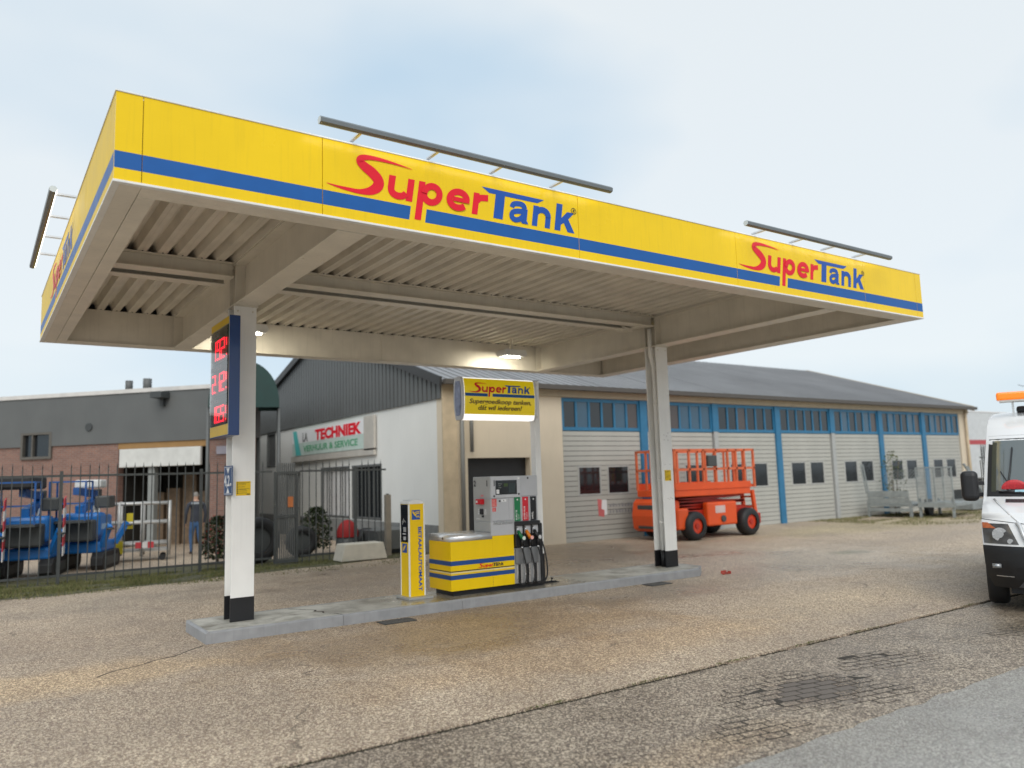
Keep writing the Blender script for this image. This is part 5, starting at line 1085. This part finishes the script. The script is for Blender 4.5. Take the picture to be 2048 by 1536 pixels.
# ------------------------------------------------------------------ galvanised trailers and scrap by the far doors
def diamond(b, x0, x1, z0, z1, y, st, wd):
    n = int((x1-x0+z1-z0)/st)
    for i in range(1, n):
        s = i*st; a = max(0, s-(z1-z0)); c = min(x1-x0, s)
        if c-a > .02: b.bar((x0+a, y, z0+s-a), (x0+c, y, z0+s-c), wd, wd); b.bar((x1-a, y, z0+s-a), (x1-c, y, z0+s-c), wd, wd)
t = thing('plant_trailer', 'galvanised flat trailer with low solid sides in front of the fifth shutter door', 'trailer', (27.4, 10.55, 0), R(-84), None, local=True)
for x_ in (.05, 1.60):
    for y_ in (.05, 2.6): MB().bar((x_, y_, 0), (x_, y_, .62), .09).build('leg', GALV, t)
B('bed', GALV, t, (0, 1.65, 0, 2.7, .40, .48)); B('side_board', GALV, t, (.05, 1.60, -.03, -.002, .50, .72), bevel=.005); B('side_board', GALV, t, (.05, 1.60, -.05, -.032, .74, .98), bevel=.005); B('drawbar', GALV, t, (.05, 1.62, -.02, .05, .22, .34))
for k in range(2): MB().bar((.02+k*.08, .0, .9), (-.12+k*.08, .0, 2.0), .04).build('rack_post', GALV, t)
b = MB(); diamond(b, .08, 1.58, 1.0, 1.75, 1.5, .12, .010); b.build('mesh_panel', GALV, t)
t = thing('mesh_trailer', 'galvanised trailer with its mesh loading ramp folded upright, right of the flat trailer', 'trailer', (27.75, 8.75, 0), R(-80), None, local=True)
for x_ in (.05, 1.15): MB().bar((x_, .05, 0), (x_, .05, .7), .08).build('leg', GALV, t)
B('bed', GALV, t, (0, 1.25, .05, 2.6, .42, .52)); b = MB(); diamond(b, .02, 1.20, .55, 1.75, -.03, .085, .012); b.build('ramp_mesh', GALV, t)
for k in range(5): MB().bar((.02+k*.295, -.04, .40), (.02+k*.295, -.04, 1.80), .045, .04).build('ramp_bar', GALV, t)
B('ramp_rail', GALV, t, (0, 1.24, -.07, -.02, 1.78, 1.83)); B('ramp_rail', GALV, t, (0, 1.24, -.07, -.02, .38, .56)); MB().cyl((-.12, 1.2, .32), .32, .16, 16, 'x').build('wheel', RUB, t)
t = thing('brace_stack', 'grey steel frame with slanting braces lying against the last shutter door', 'steel frame', (32.8, 9.6, 0))
MB().bar((32.9, 9.5, 1.9), (34.3, 9.3, .30), .07).build('brace', GALV, t); MB().bar((33.2, 9.5, 1.8), (33.6, 9.4, 1.1), .06).build('brace', GALV, t); MB().bar((32.6, 9.4, 1.3), (33.0, 9.3, .5), .06).build('brace', GALV, t)
B('tray', GALV, t, (32.7, 33.9, 9.2, 10.0, .05, .45), bevel=.01); B('grating', DKG, t, *[(32.7+k*.12, 32.76+k*.12, 9.9, 9.96, .46, .85) for k in range(10)])
setworld()
t = thing('post_stack', 'old timber posts and a leaning fence frame beside the van mirror', 'timber', (34.4, 8.8, 0))
MB().bar((34.3, 9.0, 0), (34.3, 9.0, 1.25), .16).build('post', WOOD, t); MB().bar((34.55, 9.1, 0), (34.5, 9.1, 1.15), .08).build('post', GALV, t)
for i in range(6): MB().bar((34.0+rnd.uniform(-.3, .5), 8.4+i*.22, .10+.07*i), (37.5+rnd.uniform(-.5, .5), 8.0+i*.25, .12+.12*i), .12, .08).build('beam', [WOOD, GALV, mat('rusty beam', (.14, .07, .045), .8, var=.3)][i % 3], t)
t = thing('scrap_sheets', 'low heap of grey metal sheets on the ground in front of the timber', 'metal scrap', (33.3, 7.2, 0))
for i in range(5): MB().box(33.2+rnd.uniform(-.4, .3), 35.4+rnd.uniform(-.4, .6), 6.9+rnd.uniform(-.2, .2), 7.5+rnd.uniform(0, .3), .01+i*.05, .045+i*.05, rnd.uniform(-.25, .25)).build('sheet', [GALV, DKG][i % 2], t)
setworld()
# palisade fence, lorry body and mast beyond the garage
t = thing('palisade_fence', 'grey palisade fence between the garage corner and the van', 'fence', (38.0, 11.2, 0))
for k in range(26): MB().prism([(38.2+k*.22, 0), (38.3+k*.22, 0), (38.3+k*.22, 2.6), (38.25+k*.22, 2.78), (38.2+k*.22, 2.6)], 11.2, 11.225, 'y').build('pale', DKG, t)
B('rail', DKG, t, (38.1, 44, 11.23, 11.27, .4, .46), (38.1, 44, 11.23, 11.27, 2.15, 2.21))
t = thing('box_lorry', 'white lorry box with a red stripe behind the palisade fence', 'lorry', (44, 17, 0))
B('box_body', mat('lorry grey white', (.58, .60, .61), .4), t, (43.5, 52, 14.5, 17.0, 1.1, 4.75), bevel=.03); B('stripe', mat('lorry red', (.45, .05, .06), .4), t, (43.492, 43.4995, 14.52, 16.98, 2.95, 3.2), (43.52, 51.98, 14.492, 14.4995, 2.95, 3.2))
for x_ in (44.6, 49.5, 50.7): MB().cyl((x_, 14.6, .5), .5, .3, 20, 'y').build('wheel', RUB, t)
B('chassis', DKG, t, (43.6, 51.8, 14.9, 16.6, .75, 1.095)); B('roof_trim', mat('lorry white', (.75, .75, .75), .4), t, (43.48, 52.02, 14.48, 17.02, 4.752, 4.82))
t = thing('aerial_mast', 'thin aerial mast with a small cross bar rising behind the white van', 'aerial', (38.0, 9.3, 0))
MB().tube([(38.0, 8.55, 0), (38.0, 8.60, 5.2)], .022, 6).build('mast', GREYC, t)
b = MB(); b.tube([(37.7, 8.95, 5.27), (38.3, 8.2, 5.15)], .014, 5); b.tube([(37.7, 8.95, 5.27), (37.6, 9.1, 5.36)], .012, 5); b.tube([(38.3, 8.2, 5.15), (38.4, 8.05, 5.24)], .012, 5); b.build('cross_bar', GREYC, t)
setworld()

# ------------------------------------------------------------------ white van, local x runs back from its bumper
t = thing('white_van', 'white high-roof van with amber roof light bar at the right edge', 'van', (10.32, -2.60, 0), R(24), None, local=True)
RW = [(.30, .10, .90), (.45, .03, .965), (.60, .0, .985), (.80, .0, .992), (.86, .02, .99), (1.00, .07, .988), (1.12, .15, .985), (1.22, .30, .975), (1.32, .60, .962), (1.42, .98, .945), (1.45, 1.05, .940), (1.70, 1.24, .915), (2.00, 1.48, .880), (2.22, 1.67, .850), (2.30, 1.78, .840), (2.45, 2.02, .820), (2.60, 2.40, .785), (2.68, 2.75, .72), (2.715, 3.1, .60), (2.72, 3.4, .42)]
def row(z):
    if z <= RW[0][0]: return RW[0][1:]
    for (a, b_) in zip(RW, RW[1:]):
        if a[0] <= z <= b_[0]: k = (z-a[0])/(b_[0]-a[0]); return (a[1]+(b_[1]-a[1])*k, a[2]+(b_[2]-a[2])*k)
    return RW[-1][1:]
def vs(v, z, off=0.0):      # v -1..1 across the front; off = stand proud
    fx_, hw = row(z); k = .30 if z < 1.2 else .20
    x = fx_+k*abs(v)**3.2; y = hw*v*1.0
    return Vector((x-off, y*(1+.0), z))
def hullpt(u, z):   # u 0..1 all round: right side back to front, across, left side
    fx_, hw = row(z)
    if u < .2: s = u/.2; p = vs(-1, z); return (5.9+(p.x-5.9)*s, -hw, z)
    if u > .8: s = (u-.8)/.2; p = vs(1, z); return (p.x+(5.9-p.x)*s, hw, z)
    v = (u-.2)/.6*2-1; v = math.copysign(abs(math.sin(v*math.pi/2))**.9, v); return tuple(vs(v, z))
zs = [r_[0] for r_ in RW]; zz = []
for a, c in zip(zs, zs[1:]): zz += [a+(c-a)*k/3 for k in range(3)]
zz.append(zs[-1])
b = MB(); NU = 60; b.smooth = True; base = 0
for z in zz:
    for i in range(NU+1): b.v.append(hullpt(i/NU, z))
for j in range(len(zz)-1):
    b.mi(1 if zz[j] < .84 else 0)
    for i in range(NU): q = j*(NU+1)+i; b.face([q, q+NU+1, q+NU+2, q+1])
top = (len(zz)-1)*(NU+1); b.mi(0); b.face([top+i for i in range(NU+1)][::-1])
b.face([j*(NU+1) for j in range(len(zz))]+[j*(NU+1)+NU for j in range(len(zz))][::-1])
vb = b.build('body', [VANW, VANB], t)
def vpatch(nm, m, v0, v1, z0, z1, off, par=t, nu=14, nv=8, th=.012):
    f = lambda q, z, u: q(z) if callable(q) else q
    def pt(u, w, o): z = z0+(z1-z0)*w; a = v0(w) if callable(v0) else v0; c = v1(w) if callable(v1) else v1; return vs(a+(c-a)*u, z, o)
    b = MB(); b.grid(lambda u, w: pt(u, w, off), nu, nv, True)
    for (ua, side) in ((0, 0), (1, 1)):
        b.grid(lambda u, w: pt(ua, w, off-th*u), 1, nv, bool(side))
    b.grid(lambda u, w: pt(u, 0, off-th*w), nu, 1, False); b.grid(lambda u, w: pt(u, 1, off-th*w), nu, 1, True)
    return b.build(nm, m, par)
def vboth(nm, m, a, c, z0, z1, off, **k):
    vpatch(nm, m, a, c, z0, z1, off, **k)
    neg = lambda q: (lambda w: -q(w)) if callable(q) else -q
    vpatch(nm, m, neg(c), neg(a), z0, z1, off, **k)
VGL = mat('windscreen glass', (.10, .12, .12), .05, var=.15, scale=.8, spec=1.0, coat=1.0)
vpatch('windscreen_seal', VANB, -.955, .955, 1.435, 2.255, .006); ws = vpatch('windscreen', VGL, -.90, .90, 1.475, 2.225, .012)
vboth('pillar_trim', mat('door pillar dark', (.05, .055, .04), .3), .84, .90, 1.50, 2.20, .0165, nu=3)
b = MB(); p0 = vs(.30, 1.47, .02); pts = [vs(.30+.02*k, 1.47+k*.0, .03) for k in (0,)]
MB().tube([vs(.10, 1.46, .03), vs(.45, 1.475, .035), vs(.80, 1.50, .035)], .014, 6).build('wiper', PLAS, t)
MB().tube([vs(.70, 1.53, .035), vs(.655, 1.80, .035), vs(.62, 2.12, .03)], .010, 6).build('wiper', PLAS, t); MB().tube([vs(.68, 1.62, .035), vs(.78, 1.78, .035)], .008, 5).build('wiper_arm', PLAS, t)
b = MB(); b.mi(0); b.grid(lambda u, v: vs(.60, 1.535, .03)+Vector((-.02*math.sin(math.pi*v), .16*math.cos(math.pi*u), .13*math.sin(math.pi*u)*math.sin(math.pi*.5*(v+.001)))), 14, 4, False, True)
o = b.build('red_cap', mat('cap red', (.55, .03, .04), .5, var=.3, scale=40), t); 
vpatch('blue_card', mat('card blue', (.35, .60, .70), .5), .40, .60, 1.49, 1.525, .0145, nu=4, nv=2)
vpatch('scuttle_vent', PLAS, -.72, .72, 1.365, 1.405, .010)
for k in range(30): vpatch('vent_rib', DKG, -.70+k*.0467, -.685+k*.0467, 1.368, 1.402, .018, nu=1, nv=1) if k > 14 else None
# bonnet creases
for s in (1, -1): MB().tube([vs(s*(.86-.30*w), 1.40-.28*w, .004-.010) for w in [i/8 for i in range(9)]], .016, 6).build('bonnet_crease', VANW, t)
b = MB().tube([vs(v, 1.135-.05*(1-abs(v))**1, .001) for v in [i/20*2-1 for i in range(21)] if abs(v) > .42], .004, 4) if False else None
for s in (1, -1): MB().tube([vs(s*v, 1.165-.06*(1-(v-.4)/.6), .002) for v in [.42+i*.058 for i in range(11)]], .005, 5).build('bonnet_seam', BLK, t)
# headlights, grille, fog lights, bumper slots
lin = lambda a, c: (lambda w: a+(c-a)*w)
LENS = mat('headlight lens', (.30, .31, .32), .08, .5, var=.35, scale=14, coat=1.0)
vboth('headlight', mat('lamp housing', (.12, .125, .13), .15, .3, var=.3, scale=10, coat=.8), lin(.60, .70), lin(.985, .995), .865, 1.115, .008)
for s in (1, -1):
    c = vs(s*.80, .985, .0); MB().cyl((c.x-.022, c.y, c.z), .085, .02, 20, 'x').build('reflector', CHR, t)
    for (dy, dz, r_) in ((.0, .0, .045), (.06, -.03, .022), (-.05, .045, .02), (-.045, -.045, .022), (.045, .05, .018)): MB().cyl((c.x-.034, c.y+dy, c.z+dz), r_, .014, 14, 'x').build('lamp_bowl', mat('bowl glass', (.55, .56, .57), .05, .6, coat=1), t)
    c = vs(s*.69, .90, .01); MB().cyl((c.x-.008, c.y, c.z), .035, .012, 14, 'x').build('side_lamp', MATS['bowl glass'], t)
vboth('indicator', mat('indicator lens', (.55, .16, .07), .12, var=.25, scale=30, coat=1.0), lin(.84, .93), lin(.99, .995), 1.055, 1.125, .014, nu=5, nv=3)
gz = vpatch('grille', BLK, lin(-.30, -.50), lin(.30, .50), .80, 1.10, .012)
for k in range(4): vpatch('grille_bar', mat('grille bar', (.06, .065, .07), .3, .5), -.42-k*.02, .42+k*.02, .845+k*.06, .872+k*.06, .035, nu=12, nv=2)
gs = catmull([(.10, .745), (.30, .755), (.44, .82), (.53, .95), (.575, 1.10), (.60, 1.125)], 4)
for s in (1, -1): MB().tube([vs(s*a, z, .018) for a, z in gs], .026, 8).build('grille_surround', mat('surround silver', (.62, .63, .64), .25, .3), t)
vboth('fog_recess', BLK, lin(.72, .74), lin(.94, .93), .50, .66, .004, nu=5, nv=4)
for s in (1, -1):
    c = vs(s*.87, .585, .01); MB().tube([(c.x-.016, c.y-.05, c.z), (c.x-.016, c.y+.05, c.z)], .032, 12).build('fog_light', LENS, t)
vboth('bumper_chrome_clip', SIL, .70, .90, .452, .460, .008, nu=4, nv=1); vpatch('lower_intake', BLK, lin(-.55, -.66), lin(.55, .66), .40, .58, .006)
vpatch('bumper_lip', mat('skid plate', (.10, .10, .105), .4), lin(-.70, -.60), lin(.70, .60), .32, .41, .012)
for s in (1, -1):   # mirrors
    mo = MB(); mo.box(1.18, 1.40, s*1.10-.11, s*1.10+.11, 1.37, 1.80); mo = mo.build('mirror', PLAS, t, .07, seg=4)
    MB().bar((1.36, s*.93, 1.46), (1.30, s*1.05, 1.46), .07, .06).bar((1.36, s*.93, 1.62), (1.30, s*1.05, 1.62), .05, .05).build('mirror_arm', PLAS, mo); B('mirror_glass', CHR, mo, (1.401, 1.405, s*1.10-.085, s*1.10+.085, 1.42, 1.76))
for x_ in (.97, 4.6):
    for s in (-1, 1):
        y0_ = s*.86-.12; wb = MB(); pr = [(.21, .02), (.30, .0), (.335, .03), (.345, .07), (.345, .18), (.335, .22), (.30, .25), (.21, .23)]
        wo = MB().grid(lambda u, v: (x_+pr[int(round(v*7))][0]*math.cos(2*math.pi*u), y0_+pr[int(round(v*7))][1], .345+pr[int(round(v*7))][0]*math.sin(2*math.pi*u)), 26, 7, True).build('tyre', RUB, t); MB().cyl((x_, y0_+.03, .345), .215, .19, 20, 'y').build('rim', GRY, wo)
B('underside', BLK, t, (.35, 5.7, -.72, .72, .22, .46))
B('side_window', GLS, t, (1.55, 2.35, .9475, .951, 1.46, 1.95), (1.55, 2.35, -.951, -.9475, 1.46, 1.95))
# roof beacon bar with feet
lb = B('beacon_bar', AMB, t, (2.35, 2.62, -.66, .66, 2.86, 2.985), bevel=.03)
for k in range(7): MB().cyl((2.42, -.54+k*.18, 2.88), .045, .075, 10).build('beacon_lamp', mat('beacon core', (.55, .10, .0), .4), lb)
B('beacon_base', mat('beacon base', (.55, .54, .5), .4), lb, (2.33, 2.64, -.62, .62, 2.835, 2.859))
for s in (-.45, .45): B('beacon_foot', SIL, lb, (2.46, 2.49, s-.015, s+.015, 2.60, 2.835))
MB().box(2.72, 2.95, .22, .40, 2.68, 2.78).build('roof_horn', PLAS, t, .03)
vpatch('roof_seam', mat('seam grey', (.3, .3, .3), .5), -.97, .97, 2.30, 2.304, .002, nu=20, nv=1)
setworld()

# ------------------------------------------------------------------ grass
def grass(name, pts, cols, hmin, hmax, seed):
    r0 = random.Random(seed); b = MB()
    for (x, y) in pts:
        h = r0.uniform(hmin, hmax); a = r0.uniform(0, 6.28); w_ = r0.uniform(.004, .009); lx, ly = r0.gauss(0, .35)*h, r0.gauss(0, .35)*h
        k = len(b.v); b.mi(r0.randrange(len(cols))); b.v += [(x-w_*math.cos(a), y-w_*math.sin(a), 0.0), (x+w_*math.cos(a), y+w_*math.sin(a), 0.0), (x+lx, y+ly, h)]; b.face([k, k+1, k+2])
    o = b.build(name, cols); o['kind'] = 'stuff'; return o
GC = [mat('grass green', (.075, .095, .022), .7, var=.3), mat('grass light', (.15, .155, .05), .7, var=.3), mat('grass straw', (.20, .18, .08), .8, var=.3)]
r0 = random.Random(21); P = []
while len(P) < 52000:
    x = r0.uniform(-7, 8.2); y = r0.uniform(9.9, 12.4)
    dens = (1 if y > 10.35+max(0, x-1)*.18 else .12)*(1 if x < 4.5 else .35); d2 = mnoise.noise(Vector((x*1.1, y*1.8, 3)))+.32
    if r0.random() < dens*max(.0, min(1, d2*1.8)): P.append((x, y))
grass('grass', P, GC, .015, .075, 1)
P = []
while len(P) < 16000:
    x = r0.uniform(24, 38); y = r0.uniform(5.5, 10.9); d2 = mnoise.noise(Vector((x*.5, y*1.2, 7)))
    if d2 > -.1 and r0.random() < (y-4.5)/6: P.append((x, y))
grass('grass', P, GC[1:], .02, .09, 2)
P = []; 
while len(P) < 350:
    x = r0.uniform(-1, 12); 
    if mnoise.noise(Vector((x*1.7, 3, 3))) > .12: P.append((x, -1.225+r0.gauss(0, .012)))
grass('grass', P, GC, .006, .022, 3)
# dried earth verge under the grass
b = MB(); n = 90
for i in range(n+1):
    x = -14+24*i/n; a = mnoise.noise(Vector((x*.9, 1, 1)))*.28; b.v += [(x, 10.15+a+max(0, x-1)*.16, .004), (x, 13.6, .004)]
for i in range(n): q = 2*i; b.face([q, q+2, q+3, q+1])
vm = ground_mat('verge soil', (.12, .115, .055), (.06, .065, .028), (.2, .18, .1), 30, .5, .8)
struct(b.build('verge', vm))
# loose grit and small stones on the forecourt near the camera, and fallen leaves near the kerb
b = MB(); r0 = random.Random(31); SM = [mat('grit pale', (.50, .45, .38), .7, var=.3), mat('grit dark', (.12, .10, .085), .7, var=.3), mat('grit tan', (.34, .27, .19), .7, var=.3)]
for i in range(16000):
    d = 2.2+11*r0.random()**1.3; a = r0.uniform(R(-2), R(75)); x = CP.x+d*math.sin(a); y = CP.y+d*math.cos(a)
    if (IX0-.1 < x < IX1+.1 and IY0-.05 < y < IY1+.1): continue
    z = 0 if y > -1.2 else (-.016 if y > -3.05 else -.022); s = r0.uniform(.0015, .0045)*(1.5 if r0.random() < .04 else 1)
    if y < -3.05 and r0.random() < .75: continue
    th = r0.uniform(0, 6.28); k = len(b.v); b.mi(r0.randrange(3))
    for j in range(4): b.v.append((x+s*math.cos(th+j*1.571)*r0.uniform(.7, 1.2), y+s*math.sin(th+j*1.571)*r0.uniform(.7, 1.2), z))
    b.v.append((x, y, z+s*r0.uniform(.6, 1.2)))
    for j in range(4): b.face([k+j, k+(j+1) % 4, k+4])
o = b.build('grit', SM); o['kind'] = 'stuff'

# fine print is one piece of print each
for o in bpy.data.objects:
    if o.name.split('.')[0] == 'print': o['kind'] = 'stuff'
